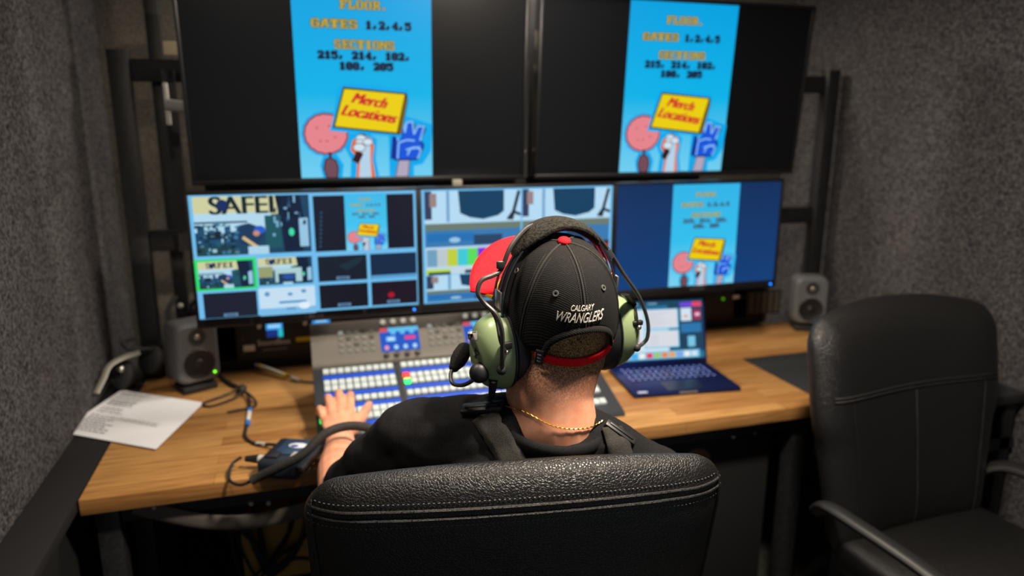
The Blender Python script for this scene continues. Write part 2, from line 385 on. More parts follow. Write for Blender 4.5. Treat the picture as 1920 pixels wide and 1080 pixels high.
# ---------------------------------------------------------------- room
def struct(name, mb, m, smooth=False): return tag(mb.build(name, m, None, smooth), kind='structure')
XL, XR, YB, YF, ZC = -.335, 2.42, .78, -2.5, 2.32
struct('floor', MB().box(((XL+XR)/2, (YB+YF)/2, -.03), (XR-XL+.2, YB-YF+.2, .06)), floor_m)
struct('ceiling', MB().box(((XL+XR)/2, (YB+YF)/2, ZC+.03), (XR-XL+.2, YB-YF+.2, .06)), blackm)
struct('wall_left', MB().box((XL-.05, (YB+YF)/2, ZC/2), (.1, YB-YF, ZC)), carpet)
struct('wall_right', MB().box((XR+.05, (YB+YF)/2, ZC/2), (.1, YB-YF, ZC)), carpet)
struct('wall_back', MB().box(((XL+XR)/2, YB+.05, ZC/2), (XR-XL+.2, .1, ZC)), carpet_back)

# ---------------------------------------------------------------- desk and side surfaces
DX0, DX1, DY0, DYS = -.231, 1.752, -.395, .040
d = empty('desk', 'long butcher block desk with light oak staves where the operator sits', 'desk', (.76, -.17, 0))
MB().box(((DX0+DX1)/2, (DY0+DYS)/2, .73), (DX1-DX0, DYS-DY0, .04), bev=.003).build('desk_top', wood, d, world=True)
for x in (-.19, 1.70):
    MB().box((x, -.33, .355), (.05, .05, .71), bev=.003).build('leg', steel, d, world=True)
    MB().box((x, -.02, .355), (.05, .05, .71), bev=.003).build('leg', steel, d, world=True)
MB().box((.755, -.33, .685), (1.83, .04, .05)).build('rail', steel, d, world=True)
e = empty('wooden_shelf', 'wooden rear ledge behind the desk carrying both loudspeakers', 'shelf', (1.0, .22, 0))
MB().box((1.037, .222, .73), (2.536, .36, .04), bev=.003).build('shelf_board', wood, e, world=True)
for x in (-.2, 1.0, 2.25): MB().box((x, .30, .355), (.05, .05, .71)).build('leg', steel, e, world=True)
t = empty('side_counter', 'black counter top filling the gap between desk and right wall', 'counter', (2.09, -.23, 0))
MB().box((2.085, -.235, .735), (.655, .54, .03), bev=.003).build('counter_top', noisy(mat('black_laminate', rough=.55, spec=.4), (34, 37, 40), (42, 45, 48), 200), t, world=True)
MB().box((2.085, -.24, .58), (.64, .5, .04)).build('lower_shelf', steel, t, world=True)
for x in (1.80, 2.37):
    for y in (-.47, .0): MB().box((x, y, .36), (.04, .04, .72)).build('leg', steel, t, world=True)
t = empty('side_bench', 'black flat bench between left carpet wall and desk end', 'bench', (-.285, -.4, 0))
MB().box((-.284, -.33, .735), (.098, 1.44, .03), bev=.003).build('bench_top', blackm, t, world=True)
MB().box((-.30, -.30, .36), (.05, 1.4, .72)).build('bench_panel', blackm, t, world=True)
for y in (-.72, -.82, -.92): MB().box((-.272, y, .62), (.006, .05, .12), bev=.002).build('slot_plate', mat('dull_grey', (62, 58, 52), .8), t, world=True)

# ---------------------------------------------------------------- monitor rack of black steel
k = empty('monitor_rack', 'black steel frame of posts and crossbars carrying the screens', 'rack', (1, .16, 0))
for x0, x1 in ((-.238, -.182), (2.318, 2.374)): MB().box(((x0+x1)/2, .435, .886), (x1-x0, .05, 1.772), bev=.002).build('post', steel, k, world=True)
for z in (1.715, 1.195): MB().box((1.07, .44, z), (2.5, .03, .066), bev=.002).build('crossbar_or_gap_mask', steel, k, world=True)
MB().box((.83, .22, 1.385), (1.62, .03, .075), bev=.002).build('crossbar_or_gap_mask', steel, k, world=True)  # dark bar added to keep the gap under the upper screens dark
for x, z0, z1 in ((-.112, 0, 2.3), (.97, 1.1, 2.3)): MB().box((x, .40, (z0+z1)/2) if x > 0 else (x, .475, (z0+z1)/2), (.04, .03, z1-z0), bev=.002).build('upright', steel, k, world=True)
MB().box((-.075, .41, 1.44), (.034, .03, .55)).build('upright', steel, k, world=True)
b = empty('screen_bracket', 'small metal bracket arm clamped to the rack left of the upper screen', 'bracket', (-.05, .2, 1.6))
MB().box((-.058, .215, 1.612), (.012, .02, .115), bev=.003).build('clamp_plate', zinc, b, world=True)
MB().cyl((-.058, .21, 1.61), (.02, .19, 1.60), .016).build('arm', mat('arm_grey', (140, 142, 140), .5), b, world=True)
MB().box((-.032, .225, 1.762), (.045, .006, .036), bev=.002).build('paper_tag', mat('pale_tag', (196, 180, 150), .8), b, world=True)
cl = empty('cable_tie_strip', 'pale clips on an added dark strip shading the gap between the upper screens', 'clip', (.98, .17, 1.6))
MB().box((1.0, .205, 1.72), (.07, .02, .66)).build('strip', mat('gap_shade_grey', (30, 31, 33), .6), cl, world=True)  # dark strip stands in for shade in the gap
MB().box((.981, .18, 1.817), (.014, .015, .055), bev=.003).build('clip', mat('pale_clip', (205, 200, 186), .6), cl, world=True)
MB().box((.981, .18, 1.733), (.005, .01, .026), rot=ry(R(35))).build('clip', mat('pale_clip'), cl, world=True)
MB().ball((.976, .17, 1.475), .006).build('clip', mat('pale_clip'), cl, world=True)

# ---------------------------------------------------------------- screens
def screen(name, label, group, loc, tilt, w, h, depth, bz, bot, cat='screen'):
    o = empty(name, label, cat, loc, (tilt, 0, 0), group); b = MB()
    b.box((0, depth/2+.002, h/2+(bz-bot)/2), (w+2*bz, depth, h+bz+bot), bev=.004).build('housing', bezel, o)
    f = MB()
    for c, s_ in (((-(w+bz)/2, 0, h/2), (bz, .012, h)), (((w+bz)/2, 0, h/2), (bz, .012, h)), ((0, 0, h+bz/2), (w+2*bz, .012, bz)), ((0, 0, -bot/2), (w+2*bz, .012, bot))): f.box(c, s_, bev=.0015)
    f.build('bezel', bezel, o)
    MB().box((0, .001, h/2), (w, .003, h)).build('panel', mat('dark_panel', (14, 15, 18), .25, spec=.35), o)
    MB().box((0, depth+.02, h/2), (w*.4, .05, h*.45), bev=.01).build('rear_mount', black, o)
    return o
TX = (.48, 1.476)
for x, lab in zip(TX, ('large upper black screen on the left showing a merch location poster', 'large upper black screen on the right showing a merch location poster')):
    o = screen('television', lab, 'upper wall screens', (x, .118, 1.405), .08, .941, .529, .045, .010, .013)
    c = Canvas(-.19, .002, .38, .525, -.0008); draw_poster(c); c.build('poster_picture', o)
def monitor(i, lab):
    o = screen('monitor', lab, 'lower row monitors', (i*.614+.299, 0, 1.04), 0, .598, .336, .03, .008, .026)
    MB().lathe([(.0001, 0), (.0035, 0), (.0035, .002), (.0001, .002)], Matrix.Translation((.285 if i != 1 else .285, -.007, -.013)) @ Matrix.Rotation(R(90), 4, 'X'), 14).build('power_light', led((20, 120, 255), 3), o)
    lg = MB()
    for q in range(5): lg.box((-.022+q*.011, -.0064, -.012), (.006, .0008, .007))
    lg.build('maker_mark', mat('mark_grey', (74, 74, 74), .6), o, smooth=False)
    return o
LB = (112, 188, 236)
def cams(c, tiny=False):
    # backstage scene: pale wall with dark letters, white van, people
    c.rect(0, 0, 1, 1, (24, 66, 96)); c.rect(0, .68, .72, 1, (206, 206, 160)); c.rect(0, .4, .66, .72, (178, 216, 236))
    c.rect(.0, .55, .45, .58, (24, 60, 90))
    if not tiny: c.font('SAFEI', .14, .70, .68, 1.0, (30, 44, 50), bold=.008)
    else: c.bits('SAFEI', .14, .76, .64, .96, (40, 50, 52))
    c.rect(.02, .2, .3, .52, (26, 74, 108)); c.rect(.08, .38, .25, .5, (170, 214, 236)); c.rect(.1, .28, .22, .42, (18, 40, 60)); c.rect(0, 0, .34, .16, (30, 66, 72))
    c.poly([(.7, 1), (.74, .5), (.76, .02), (.92, .02), (.96, .4), (.92, 1)], (10, 30, 58)); c.rect(.9, .1, .98, .6, (150, 196, 224)); c.ell(.83, .36, .025, .07, (60, 222, 170), 12)
    c.rect(.6, .1, .74, .66, (26, 84, 96))
    c.poly([(.36, .5), (.46, .54), (.56, .46), (.58, .3), (.5, .12), (.38, .18), (.34, .36)], (24, 56, 92)); c.ell(.55, .42, .05, .07, (36, 92, 200), 14); c.ell(.52, .36, .03, .05, (196, 140, 120), 10)
    c.line((.4, .3), (.52, .12), .03, (214, 186, 130)); c.rect(.44, .0, .62, .14, (170, 210, 232))
    rr_ = random.Random(11)
    for q in range(60 if not tiny else 25):
        x_, y_ = rr_.uniform(.0, .34), rr_.uniform(.02, .55); w_, h_ = rr_.uniform(.012, .05), rr_.uniform(.015, .07)
        c.rect(x_, y_, x_+w_, y_+h_, rr_.choice(((20, 44, 66), (60, 120, 156), (150, 196, 220), (34, 84, 110), (14, 28, 44), (90, 130, 140))))
    for q in range(26 if not tiny else 10):
        x_, y_ = rr_.uniform(.66, .95), rr_.uniform(.05, .95); c.rect(x_, y_, x_+rr_.uniform(.01, .03), y_+rr_.uniform(.03, .12), rr_.choice(((16, 36, 66), (34, 70, 104), (10, 20, 40), (120, 170, 200))))
    c.ell(.25, .86, .05, .1, (20, 44, 96), 12)
o = monitor(0, 'lower left monitor split into many camera pictures with pale blue borders')
c = Canvas(-.299, 0, .598, .336, -.0008); c.rect(0, 0, 1, 1, LB)
c.sub(.015, .515, .508, .985); cams(c)
c.sub(.525, .515, .985, .975); c.rect(0, 0, 1, 1, (18, 24, 40))
for q in range(9): c.ell(.05+.003*q, .1+.075*q, .012, .022, (44, 78, 112), 10)
c.sub(.665, .515, .858, .985); draw_poster(c, .45)
c.sub(.004, .245, .262, .50); c.rect(0, 0, 1, 1, (44, 220, 110)); c.sub(.018, .262, .248, .48); cams(c, True)
c.sub(.27, .27, .505, .492); cams(c, True); c.rect(.3, .1, .8, .62, (170, 206, 210)); c.rect(.36, .1, .68, .42, (24, 56, 84)); c.ell(.55, .3, .12, .1, (34, 80, 160), 12); c.rect(0, .3, .26, .7, (150, 158, 110))
c.full()
for (a, b_, e_, f_, col) in ((.53, .275, .752, .488, (20, 30, 44)), (.768, .275, .985, .488, (18, 42, 70)), (.03, .03, .255, .235, (22, 26, 44)), (.53, .045, .752, .248, (18, 22, 34)), (.768, .045, .985, .248, (28, 20, 34))): c.rect(a, b_, e_, f_, col)
c.poly([(.62, .4), (.7, .46), (.74, .47), (.72, .42), (.66, .36)], (24, 48, 60)); c.rect(.77, .275, .985, .305, (86, 156, 206))
c.rect(.265, .02, .51, .25, (196, 222, 240)); c.rect(.265, .02, .51, .08, (120, 186, 230))
for x, y, a, b_ in ((.3, .2, .012, .02), (.4, .19, .012, .014), (.46, .21, .012, .016)): c.ell(x, y, a, b_, (90, 150, 196), 10)
c.rect(.35, .115, .47, .135, (80, 150, 204)); c.ell(.46, .09, .026, .03, (226, 238, 248), 12); c.rect(.38, .06, .42, .08, (90, 150, 196))
for x, y in ((.14, .05), (.64, .07), (.87, .07), (.64, .30)): c.rect(x-.03, y-.012, x+.03, y+.014, (96, 132, 166)); c.rect(x-.02, y-.004, x+.02, y+.004, (40, 60, 90))
c.ell(.86, .13, .016, .024, (170, 20, 44), 14)
c.build('camera_pictures', o)
o = monitor(1, 'lower middle monitor with colour bars partly behind the operator')
c = Canvas(-.299, 0, .598, .336, -.0008); c.rect(0, 0, 1, 1, LB)
def cab(c, full=True):
    c.rect(0, 0, 1, 1, (180, 218, 242)); c.rect(0, .0, 1, .34, (54, 120, 176)); c.rect(0, .3, 1, .42, (106, 122, 110)); c.rect(.02, .1, .5, .24, (30, 110, 180)); c.rect(.5, .02, .8, .2, (34, 66, 100))
    c.poly([(.34, 1), (.36, .6), (.46, .52), (.6, .48), (.76, .54), (.82, .62), (.82, 1)], (8, 62, 96)); c.line((.9, .45), (.98, .98), .035, (24, 40, 56)); c.path([(.86, .46), (.92, .6), (1, .54)], .03, (20, 40, 60))
    c.rect(0, .5, .07, 1, (50, 60, 90)); c.rect(.05, .72, .12, .96, (150, 130, 130)); c.rect(.22, .45, .25, 1, (110, 160, 200)); c.ell(.3, .12, .06, .05, (150, 196, 226), 10)
c.sub(.015, .5, .5, .985); cab(c); c.sub(.508, .5, .985, .985); cab(c)
c.sub(.015, .255, .5, .5); c.rect(0, 0, 1, 1, (190, 214, 230))
for i, q in enumerate(((110, 160, 190), (186, 200, 206), (190, 206, 60), (60, 200, 214), (90, 220, 90), (130, 40, 220), (214, 10, 30), (40, 60, 230))): c.rect(.01+.105*i, .3, .01+.105*(i+1), .92, q)
c.rect(0, 0, .25, .2, (180, 220, 60)); c.rect(.02, .0, .25, .1, (40, 40, 70)); c.rect(.4, .02, .9, .14, (40, 30, 60))
c.sub(.508, .255, .985, .5); c.rect(0, 0, 1, 1, (20, 24, 50)); c.rect(.82, .05, 1, .9, (150, 20, 50)); c.rect(.0, .05, .8, .9, (24, 60, 110))
c.sub(.015, .015, .5, .25); cab(c); c.sub(.508, .015, .985, .25); c.rect(0, 0, 1, 1, (26, 46, 84)); c.full()
c.build('camera_pictures', o)
o = monitor(2, 'lower right monitor with a navy screen and a central poster picture')
c = Canvas(-.299, 0, .598, .336, -.0008); c.grad(0, 0, 1, 1, (14, 62, 120), (12, 46, 92)); c.sub(.325, 0, .735, .992); draw_poster(c, .35); c.full(); c.build('poster_picture', o)
x = empty('screen_clip', 'pale cable clip hanging below the upper left screen', 'clip', (.745, .1, 1.385))
MB().box((.742, .10, 1.384), (.03, .012, .024), bev=.003).build('clip', mat('clip_grey', (140, 138, 126), .7), x, world=True)

# ---------------------------------------------------------------- rack gear under the monitors
g = empty('equipment_cabinet', 'long black equipment cabinet standing on the ledge under the monitors', 'cabinet', (1.05, .5, .75))
cb_ = MB(); cb_.box((1.02, .60, .765), (2.2, .36, .03)); cb_.box((1.02, .60, .955), (2.2, .36, .02))
for x_ in (-.07, .56, 1.2, 2.11): cb_.box((x_, .585, .86), (.02, .36, .2))
cb_.box((1.02, .76, .86), (2.2, .015, .2)); cb_.build('cabinet_shell', steel, g, world=True)
def facewrite(name, txt, x0, z0, x1, z1, y, col, parent, emit=None):
    V, F = font_tris(txt); xs = [v[0] for v in V]; ys = [v[1] for v in V]; m = MB()
    vs_ = [m.bm.verts.new((x0+(v[0]-min(xs))/(max(xs)-min(xs))*(x1-x0), y, z0+(v[1]-min(ys))/(max(ys)-min(ys))*(z1-z0))) for v in V]
    for f in F:
        try: m.bm.faces.new([vs_[i] for i in f])
        except ValueError: pass
    return m.build(name, mat('ink_%d_%d_%d' % col, col, .7), parent, smooth=False, world=True)
a = empty('audio_processor', 'black rack unit with small blue display and yellow label left of the switcher', 'audio unit', (.3, .45, .78))
MB().box((.30, .50, .862), (.5, .22, .148), bev=.003).build('faceplate', mat('unit_black', (26, 27, 28), .55), a, world=True)
c = Canvas(.148, .861, .052, .052, .3885); c.rect(0, 0, 1, 1, (8, 44, 120)); c.rect(0, .5, 1, 1, (46, 160, 236)); [c.rect(.14+.15*q, .62, .25+.15*q, .84, (170, 222, 255)) for q in range(5)]; c.rect(.72, 0, 1, .5, (30, 190, 200))
o2 = c.build('display', a); o2.data.transform(WM[a].inverted())
c = Canvas(.297, .893, .058, .026, .3885); c.rect(0, 0, 1, 1, (30, 150, 235)); [c.rect(.2+.13*q, .32, .29+.13*q, .7, (170, 222, 255)) for q in range(5)]; o2 = c.build('display', a); o2.data.transform(WM[a].inverted())
for x_ in (.127, .273): MB().cyl((x_, .39, .902), (x_, .378, .902), .007, .0062).build('knob', mat('lit_knob', (210, 206, 196), .4, .4), a, world=True)
MB().box((.268, .389, .846), (.055, .003, .015), bev=.001).build('yellow_label', yellow, a, world=True)
MB().box((.090, .389, .829), (.036, .003, .021), bev=.001).build('white_label', mat('dull_label', (226, 220, 206), .7), a, world=True)
facewrite('lettering', 'SoundBox', .118, .835, .222, .854, .3886, (226, 230, 232), a)
MB().box((.172, .3888, .819), (.078, .0006, .006)).build('caption_line', mat('caption_grey', (110, 114, 116), .7), a, world=True)
for x_ in (.072, .528):
    for z_ in (.86, .81): MB().cyl((x_, .391, z_), (x_, .386, z_), .005).build('screw', mat('screw_dull', (70, 68, 64), .5, .6), a, world=True)
a = empty('network_unit', 'black rack unit with a green light behind the laptop', 'rack unit', (1.78, .45, .78))
MB().box((1.70, .50, .862), (.5, .22, .148), bev=.003).build('faceplate', mat('unit_black'), a, world=True)
MB().cyl((1.895, .391, .874), (1.895, .387, .874), .0055).build('power_light', led((70, 150, 20), .9), a, world=True)
MB().box((1.955, .388, .878), (.03, .003, .015), bev=.001).build('white_label', mat('dull_label'), a, world=True)
MB().ball((1.99, .388, .875), .005).build('knob', mat('screw_dull'), a, world=True)
a = empty('ventilated_panel', 'slotted grey vent panel beside the right loudspeaker', 'panel', (2.1, .4, .78))
MB().box((2.09, .395, .845), (.16, .008, .1)).build('frame', steel, a, world=True)
for q in range(5): MB().box((2.03+q*.03, .389, .845), (.016, .005, .085)).build('slat', mat('slat_brown', (70, 64, 54), .7), a, world=True)

# ---------------------------------------------------------------- loudspeakers
def speaker():
    o = empty('loudspeaker', 'grey studio loudspeaker with green light beside the left wall end of the ledge', 'loudspeaker', group='studio loudspeakers')
    w, dd, h = .130, .120, .192; rings = []
    def rr(w, h, r, n=6):
        P = []
        for cx, cz, a0 in ((w/2-r, h/2-r, 0), (-w/2+r, h/2-r, 90), (-w/2+r, -h/2+r, 180), (w/2-r, -h/2+r, 270)):
            for i in range(n+1): a = R(a0+90*i/n); P.append((cx+r*cos(a), cz+r*sin(a)))
        return P
    m = MB(); zc = .03+h/2
    for y, s_ in ((.0, .80), (-.0, .86), (-.004, .93), (-.012, .975), (-.03, 1), (-.07, 1), (-.1, .96), (-.112, .88), (-.115, .8)):
        m_ = [(x_*s_, -y - dd/2, z_*(s_ if s_ > .9 else (s_+.03))+zc) for x_, z_ in rr(w, h, .028)]
        rings.append(m.ring(m_))
    m.skin(rings); m.build('cabinet', grey, o)
    fy = -dd/2
    A = lambda x_, z_: Matrix.Translation((x_, fy, z_)) @ Matrix.Rotation(R(90), 4, 'X')
    MB().lathe([(.047, -.003), (.047, .0015), (.045, .0035), (.042, .0035), (.040, .0022), (.030, .0012), (.015, .0006), (.0135, .003), (.008, .005), (.0001, .006)], A(0, zc-.033), 36).build('woofer', grille, o)
    MB().lathe([(.026, -.002), (.026, .0016), (.021, .0010), (.011, .0004), (.0001, .0004)], A(0, zc+.052), 30).build('waveguide', mat('guide_grey', (44, 45, 47), .5), o)
    MB().ball((0, fy+.001, zc+.052), (.0085, .005, .0085)).build('tweeter', mat('tweeter', (170, 165, 155), .3, .6), o)
    MB().lathe([(.0001, 0), (.0035, 0), (.0035, .0025), (.0001, .0025)], A(.043, zc-.068), 14).build('power_light', led((120, 255, 20), 2.6), o)
    MB().box((0, fy-.0005, zc+.017), (.03, .002, .006), bev=.001).build('maker_plate', mat('plate_grey', (120, 120, 118), .4, .4), o)
    MB().box((0, -.012, .012), (.105, .085, .024), bev=.006).build('foot_stand', rubber, o)
    return o
def dup(root, loc, rz_, label):
    r_ = root.copy(); COL.objects.link(r_); r_.location = loc; r_.rotation_euler = (0, 0, rz_); r_['label'] = label
    for ch in root.children:
        c_ = ch.copy(); COL.objects.link(c_); c_.parent = r_
        for g_ in ch.children:
            d_ = g_.copy(); COL.objects.link(d_); d_.parent = c_
    return r_
sp = speaker(); dup(sp, (2.228, .30, .75), R(-24), 'grey studio loudspeaker with green light at the right end of the ledge')
sp.location = (-.07, .275, .75); sp.rotation_euler = (0, 0, R(27)); sp['label'] = 'grey studio loudspeaker with green light at the left end of the ledge'
MB_ = MB().box((0, -.04, .19), (.03, .012, .004), bev=.001).build('white_sticker', mat('sticker', (170, 170, 164), .6), sp)

# ---------------------------------------------------------------- vision mixer panel
SX0, SX1 = .286, 1.13
def sz(y): return .765+(y+.3)*.3467
v = empty('vision_mixer', 'wide vision mixer panel with rows of lit white keys on the desk', 'mixing desk', (.7, -.1, .75))
prof = [(-.315, .752), (-.31, .762), (-.30, .765), (.0, .869), (.004, .862), (.02, .752)]
m = MB(); m.skin([m.ring([(x_, y_, z_) for y_, z_ in prof]) for x_ in (SX0, SX1)]); m.build('key_deck', mat('mixer_dark', (36, 40, 46), .5), v, world=True, smooth=False)
prof = [(.005, .76), (-.004, .864), (-.004, .876), (.004, .882), (.088, .975), (.098, .977), (.11, .965), (.12, .76)]
m = MB(); m.skin([m.ring([(x_, y_, z_) for y_, z_ in prof]) for x_ in (SX0, SX1)]); m.build('rear_panel', noisy(mat('mixer_grey', rough=.5), (98, 94, 88), (108, 104, 97), 400), v, world=True, smooth=False)
UPN = Vector((0, -.745, .667)); UPD = Vector((0, .667, .745)); TILT = rx(R(48.2))
def upt(x_, y_, off=0): return Vector((x_, y_, .8775+(y_-.0)*1.107)) + UPN*off
DKN = Vector((0, -.3276, .9448)); DTL = rx(R(19.12))
def dk(x_, y_, off=0): return Vector((x_, y_, sz(y_))) + DKN*off
keym = mat('lit_white_key', (178, 188, 188), .4, emit=.22, ecol=(200, 214, 214))
kd = mat('dim_key', (112, 116, 112), .5, emit=.06, ecol=(180, 190, 180))
bl = mat('blue_name_strip', (20, 60, 160), .35, emit=.55, ecol=(24, 74, 190))
random.seed(3)
def key(p, s_, m_, name='key', rot=DTL): return MB().box(p, s_, rot=rot, bev=min(s_)*.22, seg=1).build(name, m_, v, world=True, smooth=False)
rows = [-.022, -.07, -.094, -.142, -.19, -.214, -.262]
ln = [-.046, -.118, -.166, -.238]
near = []; rest = MB()
blocks = [(.322, 10), (.545, 16), (.875, 4), (.98, 6)]
for ri, y_ in enumerate(rows):
    for bx, n in blocks:
        for i in range(n):
            x_ = bx+i*.0203; red = (bx == .545 and i == 0 and ri == 1) or (bx == .545 and i == 3 and ri == 4)
            grn = bx == .545 and i == 0 and ri == 2
            wht = bx == .545 and i == 12 and ri == 4
            mm = led((255, 40, 40), 3) if red else led((40, 230, 90), 3) if grn else led((255, 240, 225), 3) if wht else keym
            if ri < 4 and bx < .8 or red or grn or wht: near.append(1); key(dk(x_, y_, .003), (.0172, .0205, .008), mm)
            else: rest.box(dk(x_, y_, .003), (.0172, .0205, .008), rot=DTL)
rest.build('key', keym, v, world=True, smooth=False, kind='stuff')
key(dk(.302, -.215, .003), (.016, .018, .008), led((60, 230, 90), 2))
for y_ in ln:
    for bx, n in blocks[:2]: MB().box(dk(bx+(n-1)*.01015, y_, .001), (n*.0203, .015, .003), rot=DTL).build('name_strip', bl, v, world=True, smooth=False)
MB().box(dk(.533, -.14, .001), (.012, .27, .002), rot=DTL).build('divider', mat('divider_grey', (52, 52, 50), .6), v, world=True)
tb = MB(); tb.tube([dk(.955, -.2, 0), dk(.955, -.19, .05)], .006); tb.tube([dk(.925, -.19, .052), dk(.985, -.19, .052)], .008, 12, ends=True); tb.build('fader_lever', black, v, world=True)
def lcd(x0, n_on):
    c = Canvas(0, 0, .117, .078, 0, Matrix.Translation(upt(x0, .0165, .001)) @ rx(R(-41.8)).to_4x4())
    c.rect(0, 0, 1, 1, (10, 84, 196)); c.rect(.22, .82, 1, 1, (96, 190, 236)); c.rect(0, .82, .2, 1, (206, 84, 96))
    c.rect(.15, .42, .39, .62, (130, 196, 244)); c.rect(.2, .46, .34, .58, (190, 228, 250)); c.rect(.62, .46, .9, .6, (240, 60, 130))
    for i in range(4): c.ell(.14+.24*i, .16, .06, .1, (236, 150, 170) if i == 0 else (170, 214, 240), 12); c.rect(.28+.24*i, .7, .4+.24*i, .82, (96, 190, 236)) if i < 3 else None
    o_ = c.build('display', v); o_.data.transform(WM[v].inverted())
    for i in range(4):
        p = upt(x0+.013+.031*i, .083, 0); MB().tube([p, p+UPN*.006], [.0085, .0075], 14).build('display_key', mat('pale_key', (214, 214, 200), .4, emit=.35), v, world=True)
        p = upt(x0+.013+.031*i, .0085, 0); MB().tube([p, p+UPN*.014], [.008, .007], 14).build('knob', black, v, world=True)
lcd(.487, 2); lcd(.745, 2)
for gx in (.372, .640, .90):
    for r_ in range(4):
        for c_ in range(5):
            p = upt(gx+c_*.0225, .066-r_*.0138, .002); lit = r_ == 0 and c_ == 0
            MB().box(p, (.014, .0105, .006), rot=TILT, bev=.002, seg=1).build('button', keym if lit else kd if (r_+c_*2) % 3 or r_ == 3 else mat('dark_key', (74, 74, 70), .5), v, world=True, smooth=False)

# ---------------------------------------------------------------- laptop
l = empty('laptop', 'open dark laptop with blue lit keyboard right of the operator', 'laptop', (1.40, -.10, .75), (0, 0, R(-6)))
Lw, Ld = .352, .245
MB().box((0, 0, .008), (Lw, Ld, .014), bev=.004).build('base', mat('reflected_blue_metal', (36, 50, 110), .35, .75), l)  # blue reflection of the screens is put into the base colour
kb = MB()
for r_ in range(6):
    for c_ in range(14): kb.box((-.14+c_*.0213+(r_ % 2)*.003, .085-r_*.0195, .0157), (.0175, .0155 if r_ else .008, .0015))
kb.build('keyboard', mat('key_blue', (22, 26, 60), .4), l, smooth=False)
lg = MB(); random.seed(2)
for r_ in range(6):
    for c_ in range(14): lg.box((-.142+c_*.0213+(r_ % 2)*.003, .087-r_*.0195, .0167), (random.uniform(.004, .009), .005, .0004))
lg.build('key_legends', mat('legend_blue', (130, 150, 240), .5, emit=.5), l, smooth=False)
MB().box((0, -.075, .0155), (.125, .075, .0006)).build('trackpad', mat('trackpad', (34, 42, 66), .3, .5), l)
MB().box((-.145, -.112, .0153), (.03, .012, .0006)).build('white_label', mat('pale_sticker', (180, 190, 214), .6), l)
MB().box((.0, -.1222, .010), (.06, .001, .006)).build('notch', alum, l)
LT = R(-14); LM = Matrix.Translation((0, .118, .014)) @ Matrix.Rotation(LT, 4, 'X')
m = MB(); m.box((0, 0, .113), (Lw, .006, .226), bev=.002); bmesh.ops.transform(m.bm, matrix=LM, verts=m.bm.verts); m.build('lid', mat('reflected_blue_metal'), l)
c = Canvas(-.168, .018, .336, .2, -.0035, LM); c.rect(0, 0, 1, 1, (40, 110, 150)); c.rect(0, .92, 1, 1, (28, 70, 96)); c.rect(.62, .12, 1, .92, (30, 64, 92)); 
c.rect(0, .13, .62, .86, (214, 226, 234)); c.rect(.36, .52, .73, .86, (58, 196, 236)); c.rect(.37, .54, .72, .85, (216, 218, 226)); c.rect(.36, .2, .73, .5, (58, 196, 236)); c.rect(.37, .22, .72, .49, (216, 218, 226))
c.rect(.06, .3, .3, .5, (220, 30, 40)); c.rect(.75, .88, .88, .96, (110, 70, 214)); c.rect(.88, .88, .98, .96, (226, 70, 110)); c.rect(.755, .64, .87, .86, (206, 226, 240)); c.rect(.79, .7, .83, .74, (240, 150, 60)); c.rect(.89, .66, .97, .82, (170, 40, 90)); c.rect(.91, .72, .96, .77, (230, 200, 220)); c.rect(.75, .44, .97, .6, (44, 116, 170)); c.rect(.82, .2, .9, .38, (120, 196, 226))
for y_ in range(8):
    c.rect(.41, .57+.032*y_, .41+.25*((y_*7 % 5+3)/8), .578+.032*y_, (186, 190, 204))
    if y_ < 6: c.rect(.41, .25+.032*y_, .41+.25*((y_*5 % 5+3)/8), .258+.032*y_, (190, 194, 206))
c.rect(.02, .02, .94, .15, (120, 196, 226))
for i, q in enumerate(((226, 236, 244), (214, 80, 200), (60, 170, 240), (240, 240, 240), (226, 60, 80), (160, 200, 90), (240, 130, 50), (236, 160, 70), (130, 160, 236), (240, 236, 236), (206, 230, 246))): c.rect(.05+.08*i, .04, .112+.08*i, .125, q)
c.rect(.09, .94, .3, .975, (120, 170, 196)); c.rect(.4, .945, .5, .97, (120, 170, 196)); c.build('display', l)
usb = empty('usb_adapter', 'small white adapter with green light left of the laptop', 'adapter', (1.17, .02, .75))
MB().box((1.175, .035, .757), (.05, .018, .012), bev=.003).build('body', white, usb, world=True)
MB().ball((1.178, .055, .765), .005).build('light', led((20, 190, 70), 1.2), usb, world=True)

# ---------------------------------------------------------------- paper sheet
def paper():
    A, B, C_, D = Vector((-.375, .012, .752)), Vector((-.281, .291, .756)), Vector((-.027, .118, .754)), Vector((-.108, -.18, .754))
    n = 14; m = MB(); rowsP = []
    f = lambda s_, t_: (A*(1-s_)*(1-t_)+D*s_*(1-t_)+B*(1-s_)*t_+C_*s_*t_)+Vector((0, 0, .004*sin(pi*s_)*sin(2*pi*t_)**2+.0016+.012*max(0, .12-abs(s_-.02))))
    o_ = empty('paper_sheet', 'white printed paper sheet lying across the desk end and black bench', 'paper', (-.2, .05, .75))
    m.grid([[f(i/n, j/n) for i in range(n+1)] for j in range(n+1)])
    pm = mat('paper', (214, 216, 222), .85, spec=.2); sh = m.build('sheet', pm, o_, world=True)
    ink = MB(); random.seed(5)
    def bar(s0, s1, t_, h=.012):
        q = [f(s0, t_), f(s1, t_), f(s1, t_+h), f(s0, t_+h)]
        k_ = 8; ink.grid([[f(s0+(s1-s0)*i/k_, tt)+Vector((0, 0, .0009)) for i in range(k_+1)] for tt in (t_, t_+h)])
    y_ = .93
    for ln_ in range(17):
        s_ = .06; e_ = random.choice((.3, .36, .42, .5)) if ln_ not in (9, 10) else .8
        while s_ < e_:
            w_ = random.uniform(.02, .06); bar(s_, min(s_+w_, e_), y_, .015); s_ += w_+.012
        y_ -= .045 if ln_ not in (1, 2, 5, 8) else .075
    ink.build('printing', mat('ink', (96, 98, 104), .8), o_, world=True, smooth=False)
paper()

